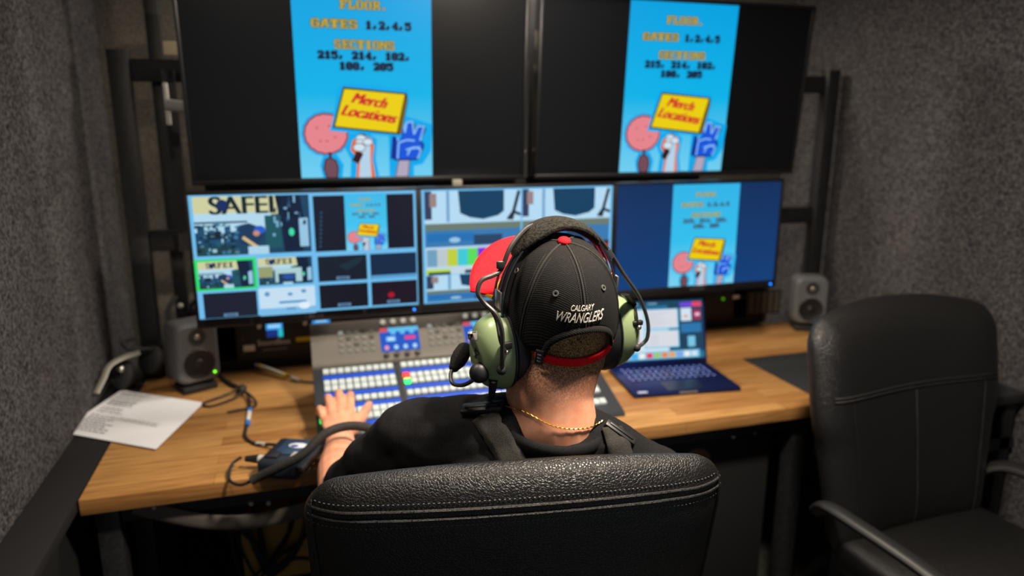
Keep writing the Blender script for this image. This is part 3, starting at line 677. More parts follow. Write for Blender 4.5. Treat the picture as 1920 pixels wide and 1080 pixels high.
# ---------------------------------------------------------------- cables
def cable(name, label, pts, r=.0035, m_=rubber, n=8):
    o_ = MB().tube(catmull([Vector(p) for p in pts], n), r, 8).build(name, m_); return tag(o_, label, 'cable')
zc_ = .7545
o = empty('knotted_cable', 'black cable tied in a loose knot with blue and white tag beside the left loudspeaker', 'cable', (.07, .1, .75))
MB().tube(catmull([(-.01, .37, zc_), (.02, .30, zc_), (.05, .24, .757), (.075, .18, .765), (.098, .11, .762), (.105, .02, .757), (.103, -.08, zc_), (.103, -.16, zc_), (.13, -.215, zc_), (.17, -.25, .763), (.195, -.29, .775)]), .0045, 8).build('cable_run', rubber, o, world=True)
MB().tube(catmull([(.0, .33, zc_), (.035, .25, zc_), (.07, .19, .765), (.02, .15, .758), (-.03, .115, zc_), (-.005, .085, zc_), (.05, .12, .757), (.085, .14, .768), (.115, .09, .76), (.12, .055, zc_), (.10, .04, zc_), (.06, .03, zc_), (.045, .025, zc_)]), .0035, 8).build('loop', rubber, o, world=True)
MB().ball((.076, .175, .767), (.014, .022, .012)).build('knot', rubber, o, world=True)
MB().tube([(.1055, .02, .757), (.1045, -.085, .7555)], .0062, 10).build('tag', white, o, world=True)
MB().tube([(.1055, .022, .757), (.105, .0, .757)], .0066, 10).build('tag_band', blue_tape, o, world=True); MB().tube([(.1048, -.062, .7555), (.1045, -.088, .7555)], .0066, 10).build('tag_band', blue_tape, o, world=True)
MB().tube([(.135, -.218, .7555), (.158, -.238, .7585)], .0062, 10).build('tag', mat('pale_tag2', (176, 172, 166), .6), o, world=True)
o = empty('tagged_cable', 'short cable with white and yellow sleeve in front of the audio unit', 'cable', (.2, .3, .75))
pts = catmull([(.105, .385, .772), (.15, .335, .768), (.205, .27, .761), (.245, .225, .757), (.275, .205, .756), (.292, .2, .756)], 6)
MB().tube(pts, .0035, 8).build('cable_run', rubber, o, world=True)
MB().tube(pts[3:13], .0062, 10).build('sleeve', mat('sleeve', (196, 196, 180), .6), o, world=True); MB().tube(pts[0:3], .005, 10).build('plug', zinc, o, world=True)
for a_ in (3, 12): MB().tube(pts[a_-1:a_+1], .0067, 10).build('sleeve_band', yellow, o, world=True)
MB().tube(pts[14:19], .0058, 10).build('tag', mat('pale_tag2'), o, world=True)

# ---------------------------------------------------------------- belt pack and its hose
bp = empty('belt_pack', 'dark blue intercom belt pack with a clip lying by the desk edge', 'belt pack', (.215, -.37, .75), (0, 0, R(-24)))
MB().box((0, 0, .026), (.1, .135, .046), bev=.012, seg=3).build('case', mat('navy_case', (28, 34, 44), .4), bp)
MB().box((.012, .012, .050), (.07, .08, .004), bev=.002).build('top_plate', mat('navy_plate', (44, 62, 88), .3), bp)
MB().ball((.018, .018, .0515), (.024, .014, .0025)).build('logo_sticker', mat('logo_white', (205, 210, 222), .5), bp)
MB().ball((.012, .012, .0525), (.011, .006, .0025)).build('logo_mark', mat('logo_blue', (60, 70, 140), .5), bp)
MB().box((.032, -.03, .052), (.017, .026, .003), bev=.001).build('white_label', mat('pale_tag2'), bp)
MB().box((-.02, -.035, .051), (.03, .03, .006), bev=.002).build('button', black, bp)
MB().box((.062, -.02, .04), (.02, .12, .014), bev=.004).build('clip', black, bp)
MB().cyl((-.05, -.02, .03), (-.065, -.02, .03), .010).build('connector', zinc, bp); MB().cyl((-.065, -.02, .03), (-.098, -.02, .028), .011, .007).build('plug', black, bp)
hs_pts = catmull([(.107, -.34, .78), (.085, -.35, .768), (.082, -.40, .756), (.11, -.435, .756), (.15, -.445, .775), (.2, -.47, .806), (.25, -.485, .836), (.30, -.48, .876), (.35, -.48, .889), (.40, -.50, .886), (.45, -.55, .875), (.5, -.62, .88)], 8)
o = empty('headset_cable', 'black cable leaving the belt pack as a thick braided hose over the forearm', 'cable', (.1, -.4, .75))
MB().tube(hs_pts[:30], .0038, 8).build('thin_cable', rubber, o, world=True)
MB().tube(hs_pts[29:], .0105, 14).build('braided_hose', noisy(mat('braid', rough=.7), (24, 24, 24), (52, 51, 50), 420, bump=.6), o, world=True)

# ---------------------------------------------------------------- headphones by the left wall and hanging cable
hp = empty('headphones', 'black headphones with grey band standing on the bench by left wall', 'headphones', (-.27, .28, .75))
MB().tube(catmull([(-.325, .19, .79), (-.31, .22, .82), (-.295, .25, .852), (-.26, .27, .868), (-.215, .28, .878)], 8), .011, 8, flat=(.35, 1)).build('headband', mat('band_grey', (150, 148, 138), .45, .3), hp, world=True)
for p in ((-.275, .30, .805), (-.20, .35, .83)):
    MB().lathe([(.006, -.02), (.034, -.018), (.04, -.006), (.04, .008), (.03, .016), (.0001, .018)], Matrix.Translation(p) @ Matrix.Rotation(R(62), 4, 'X') @ Matrix.Rotation(R(-25), 4, 'Y'), 26, sx=1, sy=1.15).build('ear_cup', rubber, hp, world=True)
MB().ball((-.268, .262, .835), .011).build('pivot', chrome, hp, world=True)
MB().tube(catmull([(-.3, .30, .80), (-.30, .29, .79), (-.27, .305, .775), (-.28, .32, .757), (-.3, .31, .757)]), .004, 8).build('cord', rubber, hp, world=True)
MB().tube(catmull([(-.24, .36, .90), (-.27, .33, .90), (-.25, .30, .885), (-.2, .33, .87), (-.19, .38, .84), (-.2, .4, .77)]), .006, 8).build('cord', rubber, hp, world=True)
o = empty('coiled_cable', 'grey cable coil hanging on the rack behind the left loudspeaker', 'cable', (-.12, .3, .95))
for q in range(3): MB().tube(catmull([(-.125+.006*q, .40, 1.02), (-.15+.006*q, .39, .97), (-.14+.006*q, .39, .91), (-.115+.006*q, .40, .87)], 6), .0035, 8).build('strand', mat('cable_grey', (78, 76, 74), .5), o, world=True)
MB().ball((-.105, .385, .99), .009).build('plug', zinc, o, world=True)

# ---------------------------------------------------------------- person
PR = empty('person', 'seated person seen from behind in black shirt with left hand on the mixer', 'person', (.63, -.95, 0))
def remesh(name, mb, m_, vox, sm=6, fac=.5, extra=None):
    me = bpy.data.meshes.new('t'); mb.bm.to_mesh(me); mb.bm.free(); ob = bpy.data.objects.new('t', me); COL.objects.link(ob)
    md = ob.modifiers.new('r', 'REMESH'); md.mode = 'VOXEL'; md.voxel_size = vox
    s_ = ob.modifiers.new('s', 'SMOOTH'); s_.iterations = sm; s_.factor = fac
    dg = bpy.context.evaluated_depsgraph_get(); me2 = bpy.data.meshes.new_from_object(ob.evaluated_get(dg)); me2.name = name
    bpy.data.objects.remove(ob)
    me2.materials.clear(); me2.materials.append(m_); me2.polygons.foreach_set('use_smooth', [True]*len(me2.polygons))
    if extra:
        cs = [v_.co.copy() for v_ in me2.vertices]; ns = [v_.normal.copy() for v_ in me2.vertices]
        flat_ = [q for c_, n_ in zip(cs, ns) for q in extra(c_, n_)]
        me2.vertices.foreach_set('co', flat_); me2.update()
    me2.transform(WM[PR].inverted())
    o_ = bpy.data.objects.new(name, me2); COL.objects.link(o_); o_.parent = PR; WM[o_] = WM[PR].copy()
    return o_
HC = Vector((.676, -.95, 1.247))
HD = Matrix.Translation(HC) @ (rz(R(4)) @ rx(R(8))).to_4x4()      # head
CP = Matrix.Translation(HC) @ (rz(R(2)) @ ry(R(-3)) @ rx(R(19))).to_4x4()   # cap
HS = Matrix.Translation(HC+Vector((0, 0, -.004))) @ (rz(R(8)) @ ry(R(-2)) @ rx(R(8))).to_4x4()  # headset
def V(*a): return Vector(a)
SHL, SHR = V(.468, -.895, 1.025), V(.815, -1.02, .965)
ELL, WRL = V(.322, -.67, .832), V(.338, -.365, .818)
ELR, WRR = V(.93, -.80, .80), V(.84, -.50, .80)
b_ = MB()
# head
b_.ball(HD @ V(0, -.005, .045), (.078, .098, .088), HD.to_3x3()); b_.ball(HD @ V(0, .028, -.03), (.062, .07, .075), HD.to_3x3()); b_.ball(HD @ V(0, .045, -.085), (.045, .045, .035), HD.to_3x3())
b_.ball(HD @ V(0, .1, -.03), (.014, .018, .026), HD.to_3x3(), 12); b_.ball(HD @ V(0, .088, -.072), (.026, .012, .012), HD.to_3x3(), 12); b_.ball(HD @ V(0, .086, .012), (.055, .016, .014), HD.to_3x3(), 12)
for s_ in (-1, 1): b_.ball(HD @ V(.078*s_, -.01, -.02), (.012, .02, .032), HD.to_3x3(), 12)
# neck
b_.tube([HD @ V(0, -.036, .01), HD @ V(0, -.034, -.05), V(.655, -.985, 1.135), V(.655, -.99, 1.085), V(.655, -.985, 1.03), V(.65, -.97, .96)], [.068, .071, .073, .077, .082, .085], 24)
# torso core
b_.tube([V(.625, -.985, .98), V(.62, -.985, .85), V(.61, -.985, .68), V(.60, -.985, .56)], [.10, .12, .12, .13], 24, flat=(.72, 1), up=(0, 1, 0))
b_.tube([SHL, V(.56, -.95, 1.02), V(.655, -.985, 1.03), V(.74, -1.01, .99), SHR], [.045, .048, .07, .048, .045], 16)
# arms
b_.tube([SHL, SHL.lerp(ELL, .5), ELL], [.044, .044, .043], 16, ends=True)
b_.tube([ELL, ELL.lerp(WRL, .35)+V(0, 0, .002), ELL.lerp(WRL, .75), WRL], [.043, .046, .034, .029], 16, flat=(.88, 1.08), ends=True)
b_.tube([SHR, SHR.lerp(ELR, .5), ELR], [.044, .044, .043], 16, ends=True)
b_.tube([ELR, ELR.lerp(WRR, .4), WRR], [.043, .044, .028], 16, ends=True)
# left hand
M5 = dict(l=[(.306, -.287, .826), (.297, -.243, .842), (.293, -.212, .826), (.292, -.198, .812)], r=[(.325, -.267, .838), (.320, -.215, .857), (.318, -.178, .843), (.318, -.162, .826)],
          m=[(.348, -.260, .843), (.348, -.203, .863), (.347, -.165, .848), (.347, -.150, .830)], i=[(.370, -.266, .840), (.376, -.213, .858), (.379, -.175, .844), (.380, -.159, .827)])
for kf, P in M5.items():
    r_ = .0088 if kf == 'l' else .0102
    b_.tube(catmull([WRL.lerp(V(*P[0]), .45)]+[V(*p) for p in P], 5), [r_*1.35]*6+[r_*1.12]*5+[r_*1.02]*5+[r_*.92]*5, 12, ends=True)
b_.ball((.338, -.312, .828), (.042, .052, .015), rx(R(6)), 20); b_.ball((.337, -.345, .822), (.034, .035, .018), None, 20)
b_.tube(catmull([WRL+V(.012, .01, -.004), V(.378, -.315, .816), V(.403, -.262, .822), V(.419, -.215, .822), V(.426, -.188, .818)], 5), [.018]*5+[.016]*5+[.0125]*5+[.0105]*6, 12, ends=True)
# right hand resting near the console
for q in range(4): b_.tube(catmull([WRR+V(-.005+.008*q, .03, 0), V(.815+.02*q, -.42, .812), V(.812+.021*q, -.375, .818), V(.812+.021*q, -.345, .80)], 4), .0095, 10, ends=True)
b_.ball((.842, -.45, .806), (.042, .055, .016)); b_.tube(catmull([WRR+V(-.02, .02, 0), V(.79, -.44, .80), V(.78, -.40, .798)], 4), .011, 10, ends=True)
# legs
HL, HR = V(.53, -.96, .55), V(.68, -.96, .55); KL, KR = V(.47, -.52, .56), V(.74, -.52, .55); AL, AR = V(.5, -.46, .1), V(.76, -.44, .1)
for h_, k_, a_ in ((HL, KL, AL), (HR, KR, AR)):
    b_.tube([h_, k_], [.085, .058], 16, ends=True); b_.tube([k_, k_.lerp(a_, .35), a_], [.055, .055, .036], 16, ends=True); b_.tube([a_, a_+V(0, .1, -.055)], [.036, .03], 12, ends=True)
body = remesh('body', b_, skin, .0034, 4, .5)
# hair: short cropped shell on the back of the skull and nape
h_ = MB()
h_.ball(HD @ V(0, -.007, .042), (.0805, .1005, .089), HD.to_3x3(), 40)
h_.tube([HD @ V(0, -.040, .02), HD @ V(0, -.0365, -.03), HD @ V(0, -.0345, -.062)], [.069, .0722, .0715], 40)
hm = hair_m; nt, N, L, bb = tree(hm)
hair = remesh('hair', h_, hair_m, .004, 3)
# shirt
s = MB()
s.tube([V(.642, -.985, 1.045), V(.632, -.985, 1.0), V(.625, -.985, .92), V(.62, -.985, .82), V(.61, -.985, .68), V(.60, -.985, .545)], [.105, .142, .165, .168, .158, .165], 40, flat=(.70, 1.02), up=(0, 1, 0))
s.tube(catmull([SHL+V(-.005, 0, .0), V(.52, -.93, 1.035), V(.585, -.965, 1.052), V(.655, -.985, 1.05), V(.725, -1.005, 1.022), V(.775, -1.015, .99), SHR], 4), [.073]*5+[.072]*5+[.07]*5+[.068]*10, 24)
s.tube([V(.655, -.985, 1.03), V(.655, -.988, 1.074)], [.104, .0865], 32)
s.tube(catmull([SHL, SHL.lerp(ELL, .35)+V(0, -.005, .005), SHL.lerp(ELL, .7)+V(.01, -.012, -.005), SHL.lerp(ELL, .93)+V(.012, .005, -.01)], 6), [.077, .079, .08, .08, .079, .078, .077, .076, .075, .074, .073, .072, .072, .072, .071, .07, .069, .068, .067], 28)
s.tube(catmull([SHR, SHR.lerp(ELR, .4), SHR.lerp(ELR, .85)], 6), [.074]*6+[.072]*7, 24)
s.ball(SHL, .075); s.ball(SHR, .073)
from mathutils import noise
def folds(p, nv):
    q = Vector((p.x*9, p.y*9, p.z*15)); n1 = noise.noise(q); n2 = noise.noise(Vector((p.x*26, p.y*26, p.z*34+3)))
    k_ = 1 if p.z < 1.06 or p.x < .55 else .15
    return p + nv*(n1*.011*k_ + n2*.0035*k_)
shirt = remesh('shirt', s, shirt_m, .005, 4, .5, folds)
dg = bpy.context.evaluated_depsgraph_get()
def bvh(o_):
    me = o_.data; M_ = WM[o_]; return BVHTree.FromPolygons([M_ @ v_.co for v_ in me.vertices], [tuple(p.vertices) for p in me.polygons])
BS, BB, BH = bvh(shirt), bvh(body), bvh(hair)
def hit(px, py, trees, off=.002):
    best = None; d_ = ray(px, py).normalized()
    for t_ in trees:
        h = t_.ray_cast(CAM, d_)
        if h[0] is not None and (best is None or h[3] < best[3]): best = h
    return best[0] + best[1]*off if best else None
# collar ribbing round the neck
ring = []
for i in range(40):
    a_ = 2*pi*i/40; ring.append(V(.655+.0885*cos(a_), -.987+.089*sin(a_), 1.074+.014*sin(a_)-.008*cos(a_)))
MB().tube(ring+[ring[0]], .0065, 10, flat=(2.0, 1), up=(0, 0, 1)).build('collar', noisy(mat('rib_knit', rough=.9, spec=.15), (20, 20, 22), (34, 34, 36), 600), PR, world=True)
# trousers and shoes
tr = MB()
for h2, k2, a2 in ((HL, KL, AL), (HR, KR, AR)):
    tr.tube([h2+V(0, -.03, -.005), k2], [.1, .075], 20, ends=True); tr.tube([k2, k2.lerp(a2, .4), a2+V(0, 0, .01)], [.073, .07, .055], 20, ends=True)
tr.tube([V(.52, -.97, .55), V(.69, -.97, .55)], .11, 20, ends=True)
remesh('trousers', tr, denim, .01, 5)
for a2 in (AL, AR):
    sh = MB(); sh.box(a2+V(0, .055, -.052), (.1, .29, .09), bev=.035, seg=3); sh.build('shoe', black, PR, world=True)
# harness straps over the shirt
def strap(pts, w_, name):
    C_ = [hit(x_, y_, [BS], .004) for x_, y_ in pts]; C_ = [c_ for c_ in C_ if c_ is not None]; C_ = catmull(C_, 4); m = MB(); rowsS = []
    for i, p in enumerate(C_):
        t_ = (C_[min(i+1, len(C_)-1)]-C_[max(i-1, 0)]).normalized(); nn = BS.find_nearest(p)[1]; sd = t_.cross(nn).normalized()
        rw = []
        for q in (-.5, -.25, 0, .25, .5):
            loc, nrm, _, _ = BS.find_nearest(p+sd*w_*q); rw.append(loc+nrm*.0035)
        rowsS.append(rw)
    m.grid(rowsS); o_ = m.build(name, webbing, PR, world=True); md = o_.modifiers.new('thickness', 'SOLIDIFY'); md.thickness = .003; md.offset = 1
    return o_, C_
st1, c1 = strap([(908, 778), (922, 800), (938, 825), (955, 855), (975, 890), (995, 930)], .042, 'harness_strap')
st2, c2 = strap([(1145, 803), (1152, 820), (1160, 845), (1170, 880), (1175, 920)], .042, 'harness_strap')
def buckle(p, q, w_, par):
    p = V(*p); q = V(*q); t_ = (q-p); m = MB(); X = t_.normalized(); Z = V(0, -.35, .93); Y_ = Z.cross(X).normalized(); Z = X.cross(Y_)
    rot = Matrix((X, Y_, Z)).transposed(); m.box((p+q)/2, (t_.length, w_, .009), rot=rot, bev=.003); m.box((p+q)/2+Z*.004, (t_.length*.8, w_*.35, .006), rot=rot, bev=.002)
    return m.build('buckle', black, par, world=True)
pa, pb = hit(868, 772, [BS], .006), hit(944, 766, [BS], .008)
buckle(pa if pa else (.53, -.93, 1.08), pb if pb else (.6, -.96, 1.09), .022, st1)
pa, pb = hit(1133, 795, [BS], .005), hit(1186, 832, [BS], .005)
buckle(pa if pa else (.73, -1, 1.06), pb if pb else (.78, -1, 1.03), .016, st2)
# gold necklace
nk = [hit(x_, y_, [BB, BS], .003) for x_, y_ in ((948, 764), (965, 766), (985, 772), (1005, 782), (1022, 792), (1040, 799), (1060, 803), (1080, 804), (1100, 802), (1118, 797), (1130, 790))]
nk = [p for p in nk if p is not None]; m = MB(); pth = catmull(nk, 5)
for i, p in enumerate(pth[:-1]):
    q = pth[i+1]; m.tube([p+V(0, 0, .0008 if i % 2 else -.0004), q+V(0, 0, -.0004 if i % 2 else .0008)], .0011, 6)
m.build('necklace', gold, PR, world=True)
# ---- cap
cap = MB(); ca, cb2, chh = .0985, .1165, .142
def dome(th, t_, k_=1.0):
    c_ = max(cos(t_), 0)**.80
    return V(ca*k_*c_*cos(th), cb2*k_*c_*sin(th), chh*k_*sin(t_))
def rimt(th):
    dlt = (th+pi/2+pi) % (2*pi)-pi; lim = R(37)
    zm = .050*math.sqrt(max(0, 1-(dlt/lim)**2)) if abs(dlt) < lim else 0
    zm += -.004*(1-sin(th))*0
    return math.asin(min(zm/chh, .99))
NT, NR = 96, 22
rowsC = [[CP @ dome(2*pi*i/NT, rimt(2*pi*i/NT)+(pi/2*.992-rimt(2*pi*i/NT))*(j/NR)) for i in range(NT)] for j in range(NR+1)]
rg = [cap.ring(r_) for r_ in rowsC]; cap.skin(rg, cap0=False, cap1=True)
capo = cap.build('cap', cord, PR, world=True, angle=80); md = capo.modifiers.new('cloth', 'SOLIDIFY'); md.thickness = .0025; md.offset = -1
BC = bvh(capo)
for a_ in (-90, -30, 30, 90, 150, 210):
    th = R(a_); t0_ = rimt(th)
    m = MB(); m.tube([CP @ dome(th, t0_+(pi/2-t0_)*q/14, 1.004) for q in range(15)], .0016, 6)
    for sd in (-1, 1): m.tube([CP @ (dome(th+sd*.045/max(cos(t0_+(pi/2-t0_)*q/14), .12), t0_+(pi/2-t0_)*q/14, 1.003)) for q in range(12)], .0006, 5)
    m.build('seam', mat('seam_thread', (40, 39, 37), .9), capo, world=True)
MB().ball(CP @ V(0, 0, chh+.002), (.0105, .0105, .006), CP.to_3x3()).build('button', red_cloth, capo, world=True)
for a_ in (-122, -60, 0, 180, 60, 120):
    p = dome(R(a_), R(44), 1.004); c_ = CP @ p; n_ = BC.find_nearest(c_)[1]; q_ = n_.to_track_quat('Z', 'Y').to_matrix().to_4x4()
    MB().lathe([(.0022, 0), (.0022, .0012), (.0045, .0014), (.005, 0), (.0022, 0)], Matrix.Translation(c_) @ q_, 18, cap=False).build('eyelet', mat('thread_grey', (74, 73, 72), .9), capo, world=True)
# rim band over the opening
m = MB(); m.tube([CP @ dome(R(-90+q*37/10), rimt(R(-90+q*37/10)), 1.0) for q in range(-10, 11)], .004, 8, flat=(1.6, .8)); m.build('opening_trim', cord, capo, world=True)
# adjusting strap
rowsS = [[CP @ (dome(R(-90+q*44/12), 0, 1.0)*.998 + V(0, 0, z_-.006-.004*cos(q/12*1.4))) for q in range(-12, 13)] for z_ in (-.006, -.001, .004, .009)]
m = MB(); m.grid(rowsS); so = m.build('strap', red_cloth, capo, world=True); md = so.modifiers.new('cloth', 'SOLIDIFY'); md.thickness = .0025; md.offset = 1
m = MB(); a_ = R(-90-39); p = CP @ (dome(a_, 0, 1.03)+V(0, 0, -.004)); m.box(p, (.013, .004, .026), rot=CP.to_3x3() @ rz(a_+pi/2), bev=.001); m.build('strap_tab', mat('tab_black', (28, 30, 34), .6), capo, world=True)
for q in range(3): m = MB(); m.box(CP @ (dome(a_, 0, 1.055)+V(0, 0, .002-q*.006)), (.006, .0008, .002), rot=CP.to_3x3() @ rz(a_+pi/2)); m.build('tab_mark', mat('tab_white', (150, 150, 150), .7), capo, world=True, smooth=False)
# brim
def brim(u, w_, dz=0):
    th = R(90+u*66); rimp = dome(th, 0, .99); ext = .092*(max(cos(u*1.5), 0)**.45)
    x_ = rimp.x*(1+.44*w_); p = V(x_, rimp.y+ext*w_, .034-.13*x_*x_/.0985 + .010*w_ + dz)
    return CP @ p
m = MB(); m.grid([[brim(i/14, j/6) for i in range(-14, 15)] for j in range(7)]); bo = m.build('brim', red_cloth, capo, world=True); md = bo.modifiers.new('board', 'SOLIDIFY'); md.thickness = .003; md.offset = 0
m = MB(); m.tube([brim(i/14, .04, .001) for i in range(-14, 15)], .0035, 6); m.build('brim_trim', mat('gold_trim', (226, 170, 24), .8), capo, world=True)
m = MB(); m.tube([brim(1-q*.012, .15+q*.17, -.003) for q in range(5)], .0045, 6); m.build('brim_trim', mat('gold_trim'), capo, world=True)
# embroidery on the back of the cap, wrapped on its surface
def embroider(txt, x0, x1, z0, z1, shear, slope):
    Vv, F = font_tris(txt); xs = [q[0] for q in Vv]; ys = [q[1] for q in Vv]; m = MB(); vs_ = []; bk = (CP.to_3x3() @ V(0, 1, 0))
    for x_, y_ in Vv:
        a_ = (x_-min(xs))/(max(xs)-min(xs)); b2 = (y_-min(ys))/(max(ys)-min(ys))
        p = CP @ V(x0+a_*(x1-x0)+shear*b2, -.3, z0+b2*(z1-z0)+slope*a_)
        h = BC.ray_cast(p, bk); q = h[0] if h[0] is not None else p
        vs_.append(m.bm.verts.new(q - bk*.0022 if h[0] is not None else q))
    for f in F:
        try: m.bm.faces.new([vs_[i] for i in f])
        except ValueError: pass
    bmesh.ops.subdivide_edges(m.bm, edges=list(m.bm.edges), cuts=1)
    o_ = m.build('embroidery', mat('white_thread', (214, 210, 200), .8), capo, world=True, smooth=False)
    md = o_.modifiers.new('thread', 'SOLIDIFY'); md.thickness = .0012; md.offset = 0
embroider('CALGARY', -.0235, .0125, .0795, .0875, .003, -.0015)
embroider('WRANGLERS', -.047, .028, .0635, .0775, .006, -.003)

# ---------------------------------------------------------------- headset
H = empty('headset', 'green shelled intercom headset with padded band over the cap', 'headset', HC)
def cup(sd):
    ax = (HS.to_3x3() @ V(sd, 0, 0)).normalized(); up_ = (HS.to_3x3() @ V(0, .16, 1)).normalized()
    up_ = (up_-ax*up_.dot(ax)).normalized(); fw_ = up_.cross(ax); c_ = HS @ V(sd*.090, -.008, -.036)
    M_ = Matrix(((fw_.x, up_.x, ax.x, c_.x), (fw_.y, up_.y, ax.y, c_.y), (fw_.z, up_.z, ax.z, c_.z), (0, 0, 0, 1)))
    MB().lathe([(.030, -.022), (.046, -.022), (.0525, -.014), (.0545, -.004), (.053, .004), (.048, .007)], M_, 40, sx=1, sy=1.24).build('ear_seal', noisy(mat('seal_black', rough=.5), (20, 20, 21), (30, 30, 31), 200), H, world=True)
    MB().lathe([(.0505, .004), (.052, .010), (.0515, .020), (.0485, .034), (.042, .047), (.032, .056), (.018, .061), (.0001, .062)], M_, 44, sx=.98, sy=1.26).build('ear_shell', sage, H, world=True)
    m = MB(); m.tube([M_ @ V(.0525*.98*cos(2*pi*i/40), .0525*1.25*sin(2*pi*i/40), .008) for i in range(41)], .0022, 6); m.build('seal_ring', black, H, world=True)
    # yoke strap on the rear of the shell
    yk = [M_ @ V(-.012, .070, .006), M_ @ V(-.02, .066, .022), M_ @ V(-.032, .045, .036), M_ @ V(-.042, .01, .030)]
    if sd < 0: yk = [M_ @ V(-x_, y_, z_) for x_, y_, z_ in ((-.012, .070, .006), (-.02, .066, .022), (-.032, .045, .036), (-.042, .01, .030))]
    return M_
ML, MR_ = cup(-1), cup(1)
BSH = [bvh(o_) for o_ in H.children if o_.name.startswith('ear_shell')]
BSE = [bvh(o_) for o_ in H.children if o_.name.startswith('ear_')]
def onshell(px, py, off=.003): 
    p = hit(px, py, BSE, off); return p if p else at(px, py, 'y', -1.0)
# band wires, slider plates and pad
def arch(s_, y_, k_=1.0): return HS @ V(-.106*k_*cos(s_), y_+.012*sin(s_), .028+.1335*k_*sin(s_))
wm = mat('band_steel', (120, 128, 134), .22, 1)
for y_ in (-.016, .0, .018): MB().tube([arch(pi*i/30, y_) for i in range(31)], .0022, 8).build('band_wire', wm, H, world=True)
for sd, M_ in ((-1, ML), (1, MR_)):
    for y_ in (-.016, .018): MB().tube(catmull([arch(0 if sd < 0 else pi, y_), HS @ V(sd*.11, y_, .0), HS @ V(sd*.115, y_*1.5, -.02)], 5), .003, 8).build('yoke', black, H, world=True)
    MB().box(HS @ V(sd*.108, -.004, .052), (.004, .022, .030), rot=HS.to_3x3(), bev=.0015).build('slider_plate', chrome if sd < 0 else mat('slider_dark', (120, 116, 110), .4, .6), H, world=True)
pad = MB(); rowsP = []
for i in range(25):
    s_ = R(42+96*i/24); ed = min(1, math.sqrt(max(0, 1-((i-12)/12.3)**2))*1.15); ring_ = []
    for q in range(20):
        a_ = 2*pi*q/20; ring_.append(arch(s_, .001+.030*ed*cos(a_)*(1 if abs(cos(a_)) < .99 else .98), 1+(.006+.075*ed*sin(a_)) if True else 1))
    rowsP.append(pad.ring(ring_))
pad.skin(rowsP); po = pad.build('headband_pad', fuzz, H, world=True)
# cables on the headset
cl_ = mat('headset_cord', (44, 43, 42), .45)
def corded(pts, r_, name='cord'): return MB().tube(catmull(pts, 7), r_, 8).build(name, cl_, H, world=True)
A_ = lambda px, py, y_: at(px, py, 'y', y_)
corded([A_(1010, 418, -.94), A_(985, 430, -.97), A_(958, 462, -.995), A_(940, 505, -1.0), A_(925, 516, -1.005), A_(903, 526, -1.01), A_(896, 548, -1.015), A_(908, 568, -1.02), A_(930, 590, -1.03), A_(941, 620, -1.035), A_(942, 660, -1.032), onshell(940, 692, .004)], .0037)
corded([A_(915, 572, -1.02), A_(930, 600, -1.02), A_(938, 640, -1.03), onshell(948, 660, .004)], .0024)
MB().ball(onshell(940, 693, .002), .008).build('grommet', rubber, H, world=True)
corded([A_(1105, 428, -.95), A_(1128, 452, -.95), A_(1146, 476, -.95), A_(1170, 515, -.95), A_(1198, 556, -.95), A_(1214, 600, -.95), A_(1214, 632, -.95), A_(1203, 646, -.95), onshell(1192, 650, .003)], .0035)
MB().ball(onshell(1192, 651, .002), .007).build('grommet', rubber, H, world=True)
MB().tube([A_(1138, 470, -.952), A_(1148, 482, -.952)], .0055, 8).build('cord_clip', chrome, H, world=True)
MB().box(A_(938, 497, -1.002), (.012, .008, .012), bev=.002).build('cord_clip', mat('clip_dark', (60, 58, 54), .35, .6), H, world=True)
ys_ = [onshell(x_, y_, .0025) for x_, y_ in ((1172, 552), (1184, 572), (1189, 592), (1191, 608))]
MB().tube(catmull(ys_, 5), .0065, 8, flat=(.3, 1.2)).build('yoke_strap', black, H, world=True)
MB().box(onshell(1192, 606, .003), (.020, .008, .009), rot=HS.to_3x3(), bev=.002).build('yoke_clip', black, H, world=True); MB().ball(onshell(1194, 614, .004), .0045).build('screw', chrome, H, world=True)
MB().box(onshell(949, 648, .003), (.018, .008, .012), rot=HS.to_3x3(), bev=.002).build('yoke_clip', black, H, world=True); MB().ball(onshell(949, 660, .004), .0035).build('screw', chrome, H, world=True)
# asset label and pen mark on the left shell
def decal(px0, py0, px1, py1, m_, name, n=4, off=.0012):
    m = MB(); m.grid([[onshell(px0+(px1-px0)*i/n, py0+(py1-py0)*j/n+(px1-px0)*i/n*-.06, off) for i in range(n+1)] for j in range(n+1)]); return m.build(name, m_, H, world=True)
decal(877, 622, 896, 638, white, 'asset_label'); decal(880, 627, 888, 633, mat('ink_dark', (40, 40, 42), .8), 'label_print', 2, .0016); decal(879, 623, 894, 624.5, mat('ink_dark'), 'label_print', 3, .0016)
m = MB(); m.tube([onshell(892, 652, .0008), onshell(893, 662, .0008), onshell(893, 672, .0008)], .0007, 6); m.tube([onshell(889, 658, .0008), onshell(895, 657, .0008), onshell(899, 664, .0008)], .0006, 6); m.tube([onshell(889, 668, .0008), onshell(897, 665, .0008)], .0006, 6); m.build('pen_mark', mat('ink_dark'), H, world=True)
